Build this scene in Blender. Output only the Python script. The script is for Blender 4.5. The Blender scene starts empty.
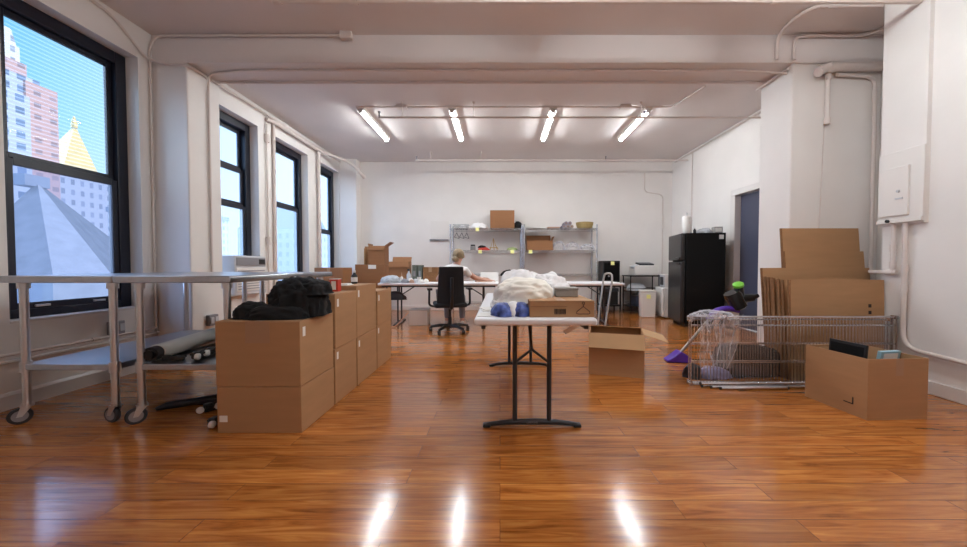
import bpy, bmesh, math, random
from mathutils import Vector, Matrix, Euler, noise
random.seed(7)
SC = bpy.context.scene
COL = SC.collection
PI = math.pi
R = math.radians

# ------------------------------------------------------------------ helpers
def lin(c):
    r = []
    for v in c[:3]:
        v = v / 255.0
        r.append(v / 12.92 if v <= 0.04045 else ((v + 0.055) / 1.055) ** 2.4)
    return (r[0], r[1], r[2], 1.0)

def setin(n, key, val):
    if key in n.inputs:
        n.inputs[key].default_value = val

def mat(name, rgb, rough=0.5, metal=0.0, var=0.0, scale=6.0, bump=0.0, bscale=60.0, stretch=(1, 1, 1), spec=None, coat=0.0):
    m = bpy.data.materials.new(name); m.use_nodes = True
    nt = m.node_tree; b = nt.nodes['Principled BSDF']
    b.inputs['Base Color'].default_value = lin(rgb)
    b.inputs['Roughness'].default_value = rough
    b.inputs['Metallic'].default_value = metal
    if spec is not None: setin(b, 'Specular IOR Level', spec)
    if coat: setin(b, 'Coat Weight', coat)
    tc = nt.nodes.new('ShaderNodeTexCoord'); mp = nt.nodes.new('ShaderNodeMapping')
    mp.inputs['Scale'].default_value = stretch
    nt.links.new(tc.outputs['Object'], mp.inputs['Vector'])
    if var > 0:
        nz = nt.nodes.new('ShaderNodeTexNoise'); nz.inputs['Scale'].default_value = scale; nz.inputs['Detail'].default_value = 4
        nt.links.new(mp.outputs['Vector'], nz.inputs['Vector'])
        cr = nt.nodes.new('ShaderNodeValToRGB')
        c = lin(rgb)
        cr.color_ramp.elements[0].position = 0.3; cr.color_ramp.elements[1].position = 0.7
        cr.color_ramp.elements[0].color = (c[0] * (1 - var), c[1] * (1 - var), c[2] * (1 - var), 1)
        cr.color_ramp.elements[1].color = (min(1, c[0] * (1 + var)), min(1, c[1] * (1 + var)), min(1, c[2] * (1 + var)), 1)
        nt.links.new(nz.outputs['Fac'], cr.inputs['Fac']); nt.links.new(cr.outputs['Color'], b.inputs['Base Color'])
    if bump > 0:
        n2 = nt.nodes.new('ShaderNodeTexNoise'); n2.inputs['Scale'].default_value = bscale; n2.inputs['Detail'].default_value = 3
        nt.links.new(mp.outputs['Vector'], n2.inputs['Vector'])
        bp = nt.nodes.new('ShaderNodeBump'); bp.inputs['Strength'].default_value = bump; bp.inputs['Distance'].default_value = 0.01
        nt.links.new(n2.outputs['Fac'], bp.inputs['Height']); nt.links.new(bp.outputs['Normal'], b.inputs['Normal'])
    return m

class B:
    """collects shapes of one part"""
    def __init__(s): s.bm = bmesh.new()
    def add(s, vs, fs):
        v = [s.bm.verts.new(p) for p in vs]
        for f in fs:
            try: s.bm.faces.new([v[i] for i in f])
            except ValueError: pass
        return s
    def box(s, x0, x1, y0, y1, z0, z1, M=None):
        vs = [Vector(p) for p in ((x0, y0, z0), (x1, y0, z0), (x1, y1, z0), (x0, y1, z0), (x0, y0, z1), (x1, y0, z1), (x1, y1, z1), (x0, y1, z1))]
        if M is not None: vs = [M @ v for v in vs]
        return s.add(vs, [(0, 3, 2, 1), (4, 5, 6, 7), (0, 1, 5, 4), (1, 2, 6, 5), (2, 3, 7, 6), (3, 0, 4, 7)])
    def cbox(s, c, sz, rot=None):
        M = Matrix.Translation(c)
        if rot: M = M @ Euler(rot).to_matrix().to_4x4()
        x, y, z = (v / 2 for v in sz)
        return s.box(-x, x, -y, y, -z, z, M)
    def tube(s, pts, r, n=10, closed=False, caps=True):
        pts = [Vector(p) for p in pts]
        rs = r if isinstance(r, (list, tuple)) else [r] * len(pts)
        L = len(pts); rings = []; up = None
        for i, p in enumerate(pts):
            if closed: t = pts[(i + 1) % L] - pts[i - 1]
            elif i == 0: t = pts[1] - p
            elif i == L - 1: t = p - pts[i - 1]
            else: t = (pts[i + 1] - p).normalized() + (p - pts[i - 1]).normalized()
            t.normalize()
            if up is None:
                up = Vector((0, 0, 1)) if abs(t.z) < 0.9 else Vector((1, 0, 0))
            a = (up - t * up.dot(t)).normalized(); b = t.cross(a); up = a
            rings.append([s.bm.verts.new(p + (a * math.cos(2 * PI * k / n) + b * math.sin(2 * PI * k / n)) * rs[i]) for k in range(n)])
        for i in range(L if closed else L - 1):
            q, w = rings[i], rings[(i + 1) % L]
            for k in range(n): s.bm.faces.new((q[k], q[(k + 1) % n], w[(k + 1) % n], w[k]))
        if caps and not closed:
            s.bm.faces.new(list(reversed(rings[0]))); s.bm.faces.new(rings[-1])
        return s
    def cyl(s, p0, p1, r, r1=None, n=16): return s.tube([p0, p1], [r, r if r1 is None else r1], n)
    def lathe(s, prof, n=20, c=(0, 0, 0), axis='z'):
        rings = []
        for (r, z) in prof:
            ring = []
            for k in range(n):
                a = 2 * PI * k / n; u, v = r * math.cos(a), r * math.sin(a)
                p = (u, v, z) if axis == 'z' else ((z, u, v) if axis == 'x' else (v, z, u))
                ring.append(s.bm.verts.new((p[0] + c[0], p[1] + c[1], p[2] + c[2])))
            rings.append(ring)
        for i in range(len(rings) - 1):
            for k in range(n): s.bm.faces.new((rings[i][k], rings[i][(k + 1) % n], rings[i + 1][(k + 1) % n], rings[i + 1][k]))
        s.bm.faces.new(list(reversed(rings[0]))); s.bm.faces.new(rings[-1])
        return s
    def prism(s, poly, a, b, axis='y'):
        def P(u, v, w): return {'y': (u, w, v), 'x': (w, u, v), 'z': (u, v, w)}[axis]
        n = len(poly)
        return s.add([P(u, v, a) for u, v in poly] + [P(u, v, b) for u, v in poly],
                     [tuple(range(n - 1, -1, -1)), tuple(range(n, 2 * n))] + [(i, (i + 1) % n, n + (i + 1) % n, n + i) for i in range(n)])
    def tray(s, x0, x1, y0, y1, z0, z1, t):
        """open-topped box with walls of thickness t, one watertight piece"""
        o = [(x0, y0), (x1, y0), (x1, y1), (x0, y1)]; i = [(x0 + t, y0 + t), (x1 - t, y0 + t), (x1 - t, y1 - t), (x0 + t, y1 - t)]
        vs = [(x, y, z0) for x, y in o] + [(x, y, z1) for x, y in o] + [(x, y, z1) for x, y in i] + [(x, y, z0 + t) for x, y in i]
        fs = [(0, 3, 2, 1), (12, 13, 14, 15)]
        for k in range(4):
            j = (k + 1) % 4
            fs += [(k, j, 4 + j, 4 + k), (4 + k, 4 + j, 8 + j, 8 + k), (8 + k, 8 + j, 12 + j, 12 + k)]
        return s.add(vs, fs)
    def make(s, name, m, parent=None, bevel=0.0, smooth=True, loc=None, rot=None, seg=2, sub=0, ang=40):
        bmesh.ops.recalc_face_normals(s.bm, faces=s.bm.faces[:])
        me = bpy.data.meshes.new(name); s.bm.to_mesh(me); s.bm.free()
        me.materials.append(m)
        if smooth:
            for p in me.polygons: p.use_smooth = True
            if not sub: me.set_sharp_from_angle(angle=R(ang))
        o = bpy.data.objects.new(name, me); COL.objects.link(o)
        if parent: o.parent = parent
        if loc: o.location = loc
        if rot: o.rotation_euler = rot
        if bevel:
            md = o.modifiers.new('edge', 'BEVEL'); md.width = bevel; md.segments = seg; md.limit_method = 'ANGLE'; md.angle_limit = R(35)
            md.harden_normals = False
        if sub:
            md = o.modifiers.new('smooth', 'SUBSURF'); md.levels = sub; md.render_levels = sub
        return o

def fil(pts, rad, seg=5):
    """round the corners of a path"""
    pts = [Vector(p) for p in pts]; out = [pts[0]]
    for i in range(1, len(pts) - 1):
        p, a, b = pts[i], pts[i - 1], pts[i + 1]
        d0 = (a - p); d1 = (b - p); r = min(rad, d0.length * 0.48, d1.length * 0.48)
        s, e = p + d0.normalized() * r, p + d1.normalized() * r
        for k in range(seg + 1):
            t = k / seg; out.append(s * (1 - t) ** 2 + p * 2 * t * (1 - t) + e * t * t)
    out.append(pts[-1]); return out

def tag(o, label, cat, group=None, kind=None):
    o['label'] = label; o['category'] = cat
    if group: o['group'] = group
    if kind: o['kind'] = kind
    return o
def thing(name, label, cat, loc=(0, 0, 0), rz=0.0, group=None, kind=None):
    o = bpy.data.objects.new(name, None); COL.objects.link(o); o.empty_display_size = 0.1
    o.location = loc; o.rotation_euler = (0, 0, rz)
    return tag(o, label, cat, group, kind)
def dup(root, loc, label, rz=None):
    def cp(o, par):
        c = o.copy(); COL.objects.link(c)
        if par: c.parent = par
        for ch in o.children: cp(ch, c)
        return c
    r = cp(root, None); r.location = loc; r['label'] = label
    if rz is not None: r.rotation_euler = (0, 0, rz)
    return r

# ------------------------------------------------------------------ materials
M = {}
M['wall'] = mat('painted plaster', (232, 228, 225), 0.55, var=0.02, scale=2.5, bump=0.12, bscale=14)
M['ceil'] = mat('ceiling paint', (222, 215, 213), 0.6, var=0.02, scale=2.0, bump=0.1, bscale=10)
M['white'] = mat('white enamel', (228, 224, 220), 0.4)
M['pipe'] = mat('painted pipe', (218, 208, 203), 0.45)
M['base'] = mat('baseboard paint', (222, 218, 216), 0.4)
M['frame'] = mat('dark window paint', (22, 24, 38), 0.35)
M['steel'] = mat('brushed steel', (178, 180, 186), 0.28, 1.0, var=0.06, scale=30, stretch=(0.5, 20, 1))
M['steeledge'] = mat('satin steel', (208, 208, 210), 0.3, 1.0)
M['chrome'] = mat('chrome wire', (205, 205, 208), 0.22, 1.0)
M['rubber'] = mat('grey rubber', (48, 46, 50), 0.6)
M['wheel'] = mat('caster wheel', (150, 146, 150), 0.5)
M['black'] = mat('black plastic', (18, 18, 21), 0.4)
M['blackmat'] = mat('black mesh fabric', (16, 16, 20), 0.8)
M['blackcloth'] = mat('black cloth', (7, 7, 11), 0.9, bump=0.3, bscale=40)
M['card'] = mat('cardboard', (172, 132, 94), 0.75, var=0.05, scale=3.5, bump=0.05, bscale=40, stretch=(1, 1, 6))
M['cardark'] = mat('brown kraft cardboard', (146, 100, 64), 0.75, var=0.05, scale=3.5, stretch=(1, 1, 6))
M['cardin'] = mat('cardboard liner', (190, 154, 114), 0.8, var=0.04, scale=4)
M['cardedge'] = mat('cardboard cut edge', (132, 92, 58), 0.85, var=0.15, scale=40)
M['tape'] = mat('brown packing tape', (166, 130, 100), 0.35)
M['paper'] = mat('white paper', (232, 230, 226), 0.7)
M['note'] = mat('yellow sticky note', (250, 250, 165), 0.7)
M['tabletop'] = mat('white moulded plastic', (232, 232, 236), 0.42, bump=0.05, bscale=220)
M['leg'] = mat('grey powder coat', (44, 46, 52), 0.4)
M['alu'] = mat('aluminium tube', (176, 172, 168), 0.35, 0.9)
M['cream'] = mat('cream cotton', (240, 235, 225), 0.85, var=0.03, scale=8)
M['whitecloth'] = mat('white cotton', (238, 237, 238), 0.85)
M['blue'] = mat('blue printed plastic', (66, 84, 150), 0.35, var=0.75, scale=24)
M['greybox'] = mat('grey tin', (150, 148, 146), 0.45)
M['fridge'] = mat('black fridge side', (6, 6, 7), 0.5, spec=0.2)
M['fridgedoor'] = mat('dark steel door', (60, 58, 58), 0.32, 0.7)
M['door'] = mat('slate blue door', (72, 76, 96), 0.45)
M['purple'] = mat('purple plastic', (88, 48, 168), 0.35)
M['green'] = mat('lime plastic', (120, 205, 60), 0.4)
M['smoke'] = mat('smoked dirt cup', (34, 36, 38), 0.15)
M['skin'] = mat('skin', (214, 168, 148), 0.55)
M['hair'] = mat('ash blond hair', (150, 132, 104), 0.6, var=0.25, scale=60, stretch=(1, 1, 0.25), bump=0.4, bscale=90)
M['red'] = mat('red fabric', (196, 62, 46), 0.6)
M['grey'] = mat('grey plastic', (140, 140, 146), 0.5)
M['lgrey'] = mat('pale grey plastic', (196, 198, 204), 0.5)
M['darkgreen'] = mat('grey green board', (96, 104, 96), 0.6)
M['straw'] = mat('straw', (170, 146, 96), 0.8, var=0.2, scale=60)
M['gold'] = mat('gold wire', (196, 160, 90), 0.4, 0.5)
M['tan'] = mat('tan foam', (176, 138, 116), 0.7)
M['lav'] = mat('lavender plastic bag', (140, 142, 186), 0.35, var=0.3, scale=30)
M['darkbag'] = mat('dark plastic bag', (40, 38, 46), 0.3)
M['ink'] = mat('black print', (38, 28, 22), 0.7)
M['jeans'] = mat('grey trousers', (120, 122, 130), 0.8)
M['teal'] = mat('pale blue card', (150, 186, 200), 0.5)

def emission(name, rgb, strength):
    m = bpy.data.materials.new(name); m.use_nodes = True; nt = m.node_tree; nt.nodes.clear()
    e = nt.nodes.new('ShaderNodeEmission'); e.inputs['Color'].default_value = lin(rgb); e.inputs['Strength'].default_value = strength
    o = nt.nodes.new('ShaderNodeOutputMaterial'); nt.links.new(e.outputs[0], o.inputs['Surface']); return m
M['tubelight'] = emission('lit diffuser', (243, 249, 250), 122.0)

def glass(name, tint, haze, lines=0.0):
    m = bpy.data.materials.new(name); m.use_nodes = True; nt = m.node_tree; nt.nodes.clear(); N = nt.nodes.new; L = nt.links.new
    tr = N('ShaderNodeBsdfTransparent'); tr.inputs['Color'].default_value = lin(tint)
    tl = N('ShaderNodeBsdfTranslucent'); tl.inputs['Color'].default_value = lin((225, 236, 250))
    mx = N('ShaderNodeMixShader'); mx.inputs['Fac'].default_value = haze
    L(tr.outputs[0], mx.inputs[1]); L(tl.outputs[0], mx.inputs[2])
    if lines:
        tc = N('ShaderNodeTexCoord'); mp = N('ShaderNodeMapping'); mp.inputs['Rotation'].default_value = (0, 0, 0)
        L(tc.outputs['Object'], mp.inputs['Vector'])
        wv = N('ShaderNodeTexWave'); wv.bands_direction = 'Z'; wv.inputs['Scale'].default_value = 9.5
        L(mp.outputs['Vector'], wv.inputs['Vector'])
        mr = N('ShaderNodeMapRange'); mr.inputs['From Min'].default_value = 0.55; mr.inputs['From Max'].default_value = 1.0
        mr.inputs['To Min'].default_value = haze; mr.inputs['To Max'].default_value = haze + lines
        L(wv.outputs['Fac'], mr.inputs['Value']); L(mr.outputs['Result'], mx.inputs['Fac'])
    gl = N('ShaderNodeBsdfGlossy'); gl.inputs['Roughness'].default_value = 0.02
    fr = N('ShaderNodeFresnel'); fr.inputs['IOR'].default_value = 1.1
    m2 = N('ShaderNodeMixShader'); ge = N('ShaderNodeNewGeometry'); fb = N('ShaderNodeMath'); fb.operation = 'SUBTRACT'; fb.use_clamp = True
    L(fr.outputs[0], fb.inputs[0]); L(ge.outputs['Backfacing'], fb.inputs[1]); L(fb.outputs[0], m2.inputs['Fac']); L(mx.outputs[0], m2.inputs[1]); L(gl.outputs[0], m2.inputs[2])
    o = N('ShaderNodeOutputMaterial'); L(m2.outputs[0], o.inputs['Surface']); return m
M['wiredglass'] = glass('wired glass', (250, 252, 255), 0.02, 0.10)
M['filmglass'] = glass('blue film glass', (228, 232, 246), 0.06)
M['milkglass'] = glass('milky glass', (244, 247, 253), 0.24)

def plastic_film():
    m = bpy.data.materials.new('clear plastic film'); m.use_nodes = True; nt = m.node_tree; nt.nodes.clear(); N = nt.nodes.new; L = nt.links.new
    tr = N('ShaderNodeBsdfTransparent'); p = N('ShaderNodeBsdfPrincipled')
    p.inputs['Base Color'].default_value = lin((228, 226, 234)); p.inputs['Roughness'].default_value = 0.2
    lw = N('ShaderNodeLayerWeight'); lw.inputs['Blend'].default_value = 0.35
    mr = N('ShaderNodeMapRange'); mr.inputs['To Min'].default_value = 0.16; mr.inputs['To Max'].default_value = 0.8
    mx = N('ShaderNodeMixShader'); L(lw.outputs['Facing'], mr.inputs['Value']); L(mr.outputs['Result'], mx.inputs['Fac'])
    L(tr.outputs[0], mx.inputs[1]); L(p.outputs[0], mx.inputs[2])
    o = N('ShaderNodeOutputMaterial'); L(mx.outputs[0], o.inputs['Surface']); return m
M['film'] = plastic_film()

def floor_mat():
    m = bpy.data.materials.new('glossy laminate planks'); m.use_nodes = True; nt = m.node_tree; N = nt.nodes.new; L = nt.links.new
    b = nt.nodes['Principled BSDF']
    tc = N('ShaderNodeTexCoord')
    br = N('ShaderNodeTexBrick'); br.inputs['Scale'].default_value = 1.0; br.inputs['Brick Width'].default_value = 1.22; br.inputs['Row Height'].default_value = 0.118
    br.inputs['Mortar Size'].default_value = 0.0011; br.inputs['Mortar Smooth'].default_value = 0.2; br.offset = 0.37; br.offset_frequency = 2
    br.inputs['Color1'].default_value = (0, 0, 0, 1); br.inputs['Color2'].default_value = (1, 1, 1, 1); br.inputs['Mortar'].default_value = (0.5, 0.5, 0.5, 1)
    L(tc.outputs['Object'], br.inputs['Vector'])
    # grain, shifted per plank
    sep = N('ShaderNodeSeparateXYZ'); L(tc.outputs['Object'], sep.inputs[0])
    mul = N('ShaderNodeMath'); mul.operation = 'MULTIPLY'; mul.inputs[1].default_value = 37.0; L(br.outputs['Color'], mul.inputs[0])
    cmb = N('ShaderNodeCombineXYZ'); L(sep.outputs['X'], cmb.inputs['X']); L(sep.outputs['Y'], cmb.inputs['Y']); L(mul.outputs[0], cmb.inputs['Z'])
    mp = N('ShaderNodeMapping'); mp.inputs['Scale'].default_value = (1.3, 17.0, 1.0); L(cmb.outputs[0], mp.inputs['Vector'])
    n1 = N('ShaderNodeTexNoise'); n1.inputs['Scale'].default_value = 1.6; n1.inputs['Detail'].default_value = 7; n1.inputs['Roughness'].default_value = 0.6; n1.inputs['Distortion'].default_value = 1.3
    L(mp.outputs[0], n1.inputs['Vector'])
    cr = N('ShaderNodeValToRGB'); e = cr.color_ramp.elements
    e[0].position = 0.28; e[0].color = lin((120, 64, 24)); e[1].position = 0.70; e[1].color = lin((202, 134, 66))
    x = e.new(0.46); x.color = lin((170, 100, 44))
    L(n1.outputs['Fac'], cr.inputs['Fac'])
    # tone per plank
    hs = N('ShaderNodeHueSaturation'); mr = N('ShaderNodeMapRange'); mr.inputs['To Min'].default_value = 0.82; mr.inputs['To Max'].default_value = 1.14
    L(br.outputs['Color'], mr.inputs['Value']); L(mr.outputs['Result'], hs.inputs['Value']); L(cr.outputs['Color'], hs.inputs['Color'])
    mx = N('ShaderNodeMix'); mx.data_type = 'RGBA'; L(br.outputs['Fac'], mx.inputs['Factor']); L(hs.outputs['Color'], mx.inputs['A']); mx.inputs['B'].default_value = lin((84, 42, 18))
    L(mx.outputs['Result'], b.inputs['Base Color'])
    nr = N('ShaderNodeTexNoise'); nr.inputs['Scale'].default_value = 3.0; L(mp.outputs[0], nr.inputs['Vector'])
    mr2 = N('ShaderNodeMapRange'); mr2.inputs['To Min'].default_value = 0.12; mr2.inputs['To Max'].default_value = 0.22; L(nr.outputs['Fac'], mr2.inputs['Value'])
    L(mr2.outputs['Result'], b.inputs['Roughness'])
    setin(b, 'Specular IOR Level', 0.5); setin(b, 'Coat Weight', 0.3); setin(b, 'Coat Roughness', 0.12); setin(b, 'Coat IOR', 1.55)
    # slight waviness + seams
    nb = N('ShaderNodeTexNoise'); nb.inputs['Scale'].default_value = 2.2; nb.inputs['Detail'].default_value = 2; L(mp.outputs[0], nb.inputs['Vector'])
    sb = N('ShaderNodeMath'); sb.operation = 'SUBTRACT'; L(nb.outputs['Fac'], sb.inputs[0]); L(br.outputs['Fac'], sb.inputs[1])
    bp = N('ShaderNodeBump'); bp.inputs['Strength'].default_value = 0.08; bp.inputs['Distance'].default_value = 0.006; L(bp.outputs['Normal'], b.inputs['Coat Normal']); L(sb.outputs[0], bp.inputs['Height'])
    L(bp.outputs['Normal'], b.inputs['Normal'])
    return m
M['floor'] = floor_mat()

def facade(name, c_wall, c_win, sx, sz, rot=(0, 0, 0), mort=0.35):
    m = bpy.data.materials.new(name); m.use_nodes = True; nt = m.node_tree; N = nt.nodes.new; L = nt.links.new; b = nt.nodes['Principled BSDF']
    tc = N('ShaderNodeTexCoord'); sep = N('ShaderNodeSeparateXYZ'); L(tc.outputs['Object'], sep.inputs[0])
    ad = N('ShaderNodeMath'); ad.operation = 'ADD'; L(sep.outputs['X'], ad.inputs[0]); L(sep.outputs['Y'], ad.inputs[1])
    cm = N('ShaderNodeCombineXYZ'); L(ad.outputs[0], cm.inputs['X']); L(sep.outputs['Z'], cm.inputs['Y'])
    br = N('ShaderNodeTexBrick'); br.offset = 0.0; br.inputs['Scale'].default_value = 1.0; br.inputs['Brick Width'].default_value = sx; br.inputs['Row Height'].default_value = sz
    br.inputs['Mortar Size'].default_value = min(sx, sz) * mort; br.inputs['Mortar Smooth'].default_value = 0.0
    br.inputs['Color1'].default_value = lin(c_win); br.inputs['Color2'].default_value = lin([v * 0.8 for v in c_win]); br.inputs['Mortar'].default_value = lin(c_wall)
    L(cm.outputs[0], br.inputs['Vector']); L(br.outputs['Color'], b.inputs['Base Color']); b.inputs['Roughness'].default_value = 0.7
    return m
M['brick'] = facade('pink brick facade', (214, 168, 160), (188, 150, 150), 1.6, 1.5, mort=0.3)
M['bluefac'] = facade('glazed balcony facade', (196, 198, 210), (130, 148, 182), 1.5, 1.5, mort=0.22)
M['stonefac'] = facade('pale stone facade', (196, 194, 200), (158, 160, 176), 1.5, 1.9, mort=0.3)
M['whitefac'] = facade('white crown facade', (232, 226, 222), (190, 188, 200), 1.1, 1.4, mort=0.3)
M['goldroof'] = mat('gilded roof', (238, 206, 140), 0.5, 0.1, var=0.08, scale=0.6)
M['slate'] = mat('slate roof', (112, 112, 118), 0.85, var=0.2, scale=2.5)
M['slatelight'] = mat('pale lead roof', (164, 164, 168), 0.8, var=0.12, scale=2.5)  # paler tone paints sunlight on one roof side; also the parapet's colour
M['stone'] = mat('grey stone parapet', (150, 154, 166), 0.8, var=0.08, scale=2)
M['asphalt'] = mat('asphalt', (90, 92, 96), 0.9)

# ------------------------------------------------------------------ setting
XL, XR, XR2, YB, YF, ZC = -3.58, 3.50, 3.95, 8.05, -2.6, 3.41
def struct(o, label, cat): return tag(o, label, cat, kind='structure')
b = B(); b.box(-4.0, 4.3, YF - 0.2, YB + 0.2, -0.12, 0); struct(b.make('floor', M['floor'], smooth=False), 'glossy orange brown laminate plank floor of the loft', 'floor')
b = B(); b.box(-4.0, 4.3, YF - 0.2, YB + 0.2, ZC, ZC + 0.15); struct(b.make('ceiling', M['ceil'], smooth=False), 'white painted ceiling with pipes hung beneath it', 'ceiling')
b = B(); b.box(-3.95, 4.2, YB, YB + 0.2, 0, ZC); struct(b.make('wall_back', M['wall'], smooth=False), 'white painted end wall behind the wire racks', 'wall')
b = B(); b.box(-3.95, 4.2, YF - 0.2, YF, 0, ZC); struct(b.make('wall_front', M['wall'], smooth=False), 'white wall closing the room opposite the wire racks', 'wall')

def wall_with_openings(name, x0, x1, ys, openings, label):
    """wall in a plane x=const, from x0 (room side) to x1; openings = (y0,y1,z0,z1)"""
    Y = sorted(set(list(ys) + [v for o in openings for v in o[:2]])); Zs = sorted(set([0, ZC] + [v for o in openings for v in o[2:]]))
    bm = bmesh.new(); V = {}
    def v(i, j):
        if (i, j) not in V: V[(i, j)] = bm.verts.new((x0, Y[i], Zs[j]))
        return V[(i, j)]
    for i in range(len(Y) - 1):
        for j in range(len(Zs) - 1):
            yc, zc = (Y[i] + Y[i + 1]) / 2, (Zs[j] + Zs[j + 1]) / 2
            if any(o[0] < yc < o[1] and o[2] < zc < o[3] for o in openings): continue
            bm.faces.new((v(i, j), v(i + 1, j), v(i + 1, j + 1), v(i, j + 1)))
    r = bmesh.ops.extrude_face_region(bm, geom=bm.faces[:])
    bmesh.ops.translate(bm, verts=[g for g in r['geom'] if isinstance(g, bmesh.types.BMVert)], vec=(x1 - x0, 0, 0))
    bb = B(); bb.bm.free(); bb.bm = bm
    return struct(bb.make(name, M['wall'], smooth=False), label, 'wall')
WIN = [(2.54, 3.50), (4.25, 5.21), (5.60, 6.55), (6.92, 7.80)]
ZW0, ZW1 = 0.62, 3.10
wall_with_openings('wall_left', XL, -3.80, (YF, YB), [(a, c, ZW0, ZW1) for a, c in WIN], 'white plastered wall pierced by four tall dark windows')
wall_with_openings('wall_right', XR2, XR2 + 0.2, (3.2, YB), [(5.0, 5.87, 0, 2.22)], 'white wall with the dark doorway beyond the pillar')
b = B(); b.prism([(XR, YF), (XR, 3.2), (XR2 + 0.2, 3.2), (XR2 + 0.2, YF)], 0, ZC, 'z'); struct(b.make('wall_right', M['wall'], smooth=False), 'white wall carrying the electrical panel', 'wall')
# beam with its two piers
b = B(); b.box(XL, XR2, 3.64, 4.06, 3.13, ZC); struct(b.make('trim_1', M['ceil'], smooth=False), 'deep white ceiling beam crossing the room between two piers', 'beam')
b = B(); b.box(XL, -3.215, 3.63, 4.05, 0, 3.13); struct(b.make('trim_2', M['wall'], bevel=0.012, smooth=False), 'white pier between the first and second windows', 'pier')
b = B(); b.box(3.025, XR2, 3.66, 4.10, 0, 3.13); struct(b.make('trim_3', M['wall'], bevel=0.012, smooth=False), 'broad white pier beside the leaning cardboard', 'pier')
b = B(); b.box(XL, -3.2, 7.82, YB, 0, ZC); struct(b.make('trim_4', M['wall'], bevel=0.012, smooth=False), 'white pier in the corner past the last window', 'pier')
# shallow chase behind the electrical panel
b = B(); b.box(XR - 0.035, XR, 2.86, 3.2, 1.40, ZC); struct(b.make('trim_5', M['wall'], smooth=False), 'shallow white chase rising above the electrical panel', 'chase')
b = B(); b.prism([(XL, 0), (XL + 0.02, 0), (XL + 0.02, 0.10), (XL + 0.008, 0.12), (XL, 0.12)], YF, 3.63, 'y'); 
struct(b.make('baseboard_left', M['base'], smooth=False), 'white baseboard under the first window', 'baseboard')
b = B(); b.box(XR - 0.02, XR, YF, 3.2, 0, 0.11); struct(b.make('baseboard_right', M['base'], bevel=0.006), 'white baseboard below the electrical panel', 'baseboard')
b = B(); b.box(-3.2, XR2, YB - 0.02, YB, 0, 0.11); struct(b.make('baseboard_back', M['base'], bevel=0.006), 'white baseboard along the end wall', 'baseboard')
# ledge and conduit run under window one
b = B(); b.box(XL, XL + 0.03, YF, 3.63, 0.335, 0.36); struct(b.make('trim_6', M['base'], bevel=0.006), 'thin white ledge running under the first window', 'ledge')

def window(n, y0, y1, rails, glasses, label):
    t = thing('window_%d' % n, label, 'window', (-3.70, (y0 + y1) / 2, ZW0), kind='structure')
    h = ZW1 - ZW0; w = (y1 - y0) / 2; j = 0.095
    b = B()
    for (a, c, d, e) in ((-w, -w + j, 0, h), (w - j, w, 0, h)): b.box(-0.105, 0.0, a, c, d, e)
    b.box(-0.105, 0.0, -w + j, w - j, h - 0.11, h); b.box(-0.105, 0.0, -w + j, w - j, 0, 0.085)
    b.make('frame', M['frame'], t, bevel=0.006)
    b = B(); b.box(-0.0, 0.12, -w + 0.001, w - 0.001, -0.001, 0.02); b.make('sill', M['base'], t, bevel=0.005)
    zs = [0.085] + [r - ZW0 for r in rails] + [h - 0.11]
    for i in range(len(zs) - 1):
        z0, z1 = zs[i], zs[i + 1]; xo = -0.012 - 0.031 * i
        s = B(); st = 0.045
        s.box(xo - 0.03, xo, -w + j, -w + j + st, z0, z1); s.box(xo - 0.03, xo, w - j - st, w - j, z0, z1)
        s.box(xo - 0.03, xo, -w + j + st, w - j - st, z1 - 0.05, z1 + (0.012 if i < len(zs) - 2 else 0)); s.box(xo - 0.03, xo, -w + j + st, w - j - st, z0, z0 + 0.05)
        so = s.make('sash', M['frame'], t, bevel=0.004)
        g = B(); g.box(xo - 0.017, xo - 0.013, -w + j + st, w - j - st, z0 + 0.05, z1 - 0.05); g.make('pane', M[glasses[i]], so, smooth=False)
        if i == 0:
            for yy in (-0.2, 0.2):
                q = B(); q.box(xo, xo + 0.018, yy - 0.045, yy + 0.045, z0 + 0.012, z0 + 0.03); q.make('sash_lift', M['steeledge'], so, bevel=0.003)
    return t
window(1, *WIN[0], [1.865], ['filmglass', 'wiredglass'], 'tall dark framed sash window showing the brick tower and gilded roof')
window(2, *WIN[1], [1.90, 2.42], ['milkglass', 'milkglass', 'milkglass'], 'dark sash window with two rails and an air conditioner on its sill')
window(3, *WIN[2], [2.07], ['milkglass', 'milkglass'], 'dark sash window between the two standing wall pipes')
window(4, *WIN[3], [1.76], ['milkglass', 'milkglass'], 'dark sash window crossed by a white standing pipe next to the corner pier')

# doorway on the far right wall
t = thing('door_1', 'slate blue door in a white frame beside the black fridge', 'door', (XR2, 5.435, 0), kind='structure')
b = B()
b.box(-0.03, 0.12, -0.525, -0.425, 0, 2.21); b.box(-0.03, 0.12, 0.425, 0.535, 0, 2.21); b.box(-0.03, 0.12, -0.525, 0.535, 2.21, 2.31)
b.make('door_frame', M['base'], t, bevel=0.008)
b = B(); b.box(0.075, 0.10, -0.424, 0.424, 0.01, 2.205); d = b.make('door_panel', M['door'], t, bevel=0.004)
b = B(); b.cyl((0.075, -0.36, 1.0), (0.01, -0.36, 1.0), 0.012); b.lathe([(0.012, 0), (0.03, 0.01), (0.03, 0.035), (0.012, 0.045)], 16, (-0.035, -0.36, 1.0), 'x'); b.make('door_knob', M['steeledge'], d)

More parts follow.
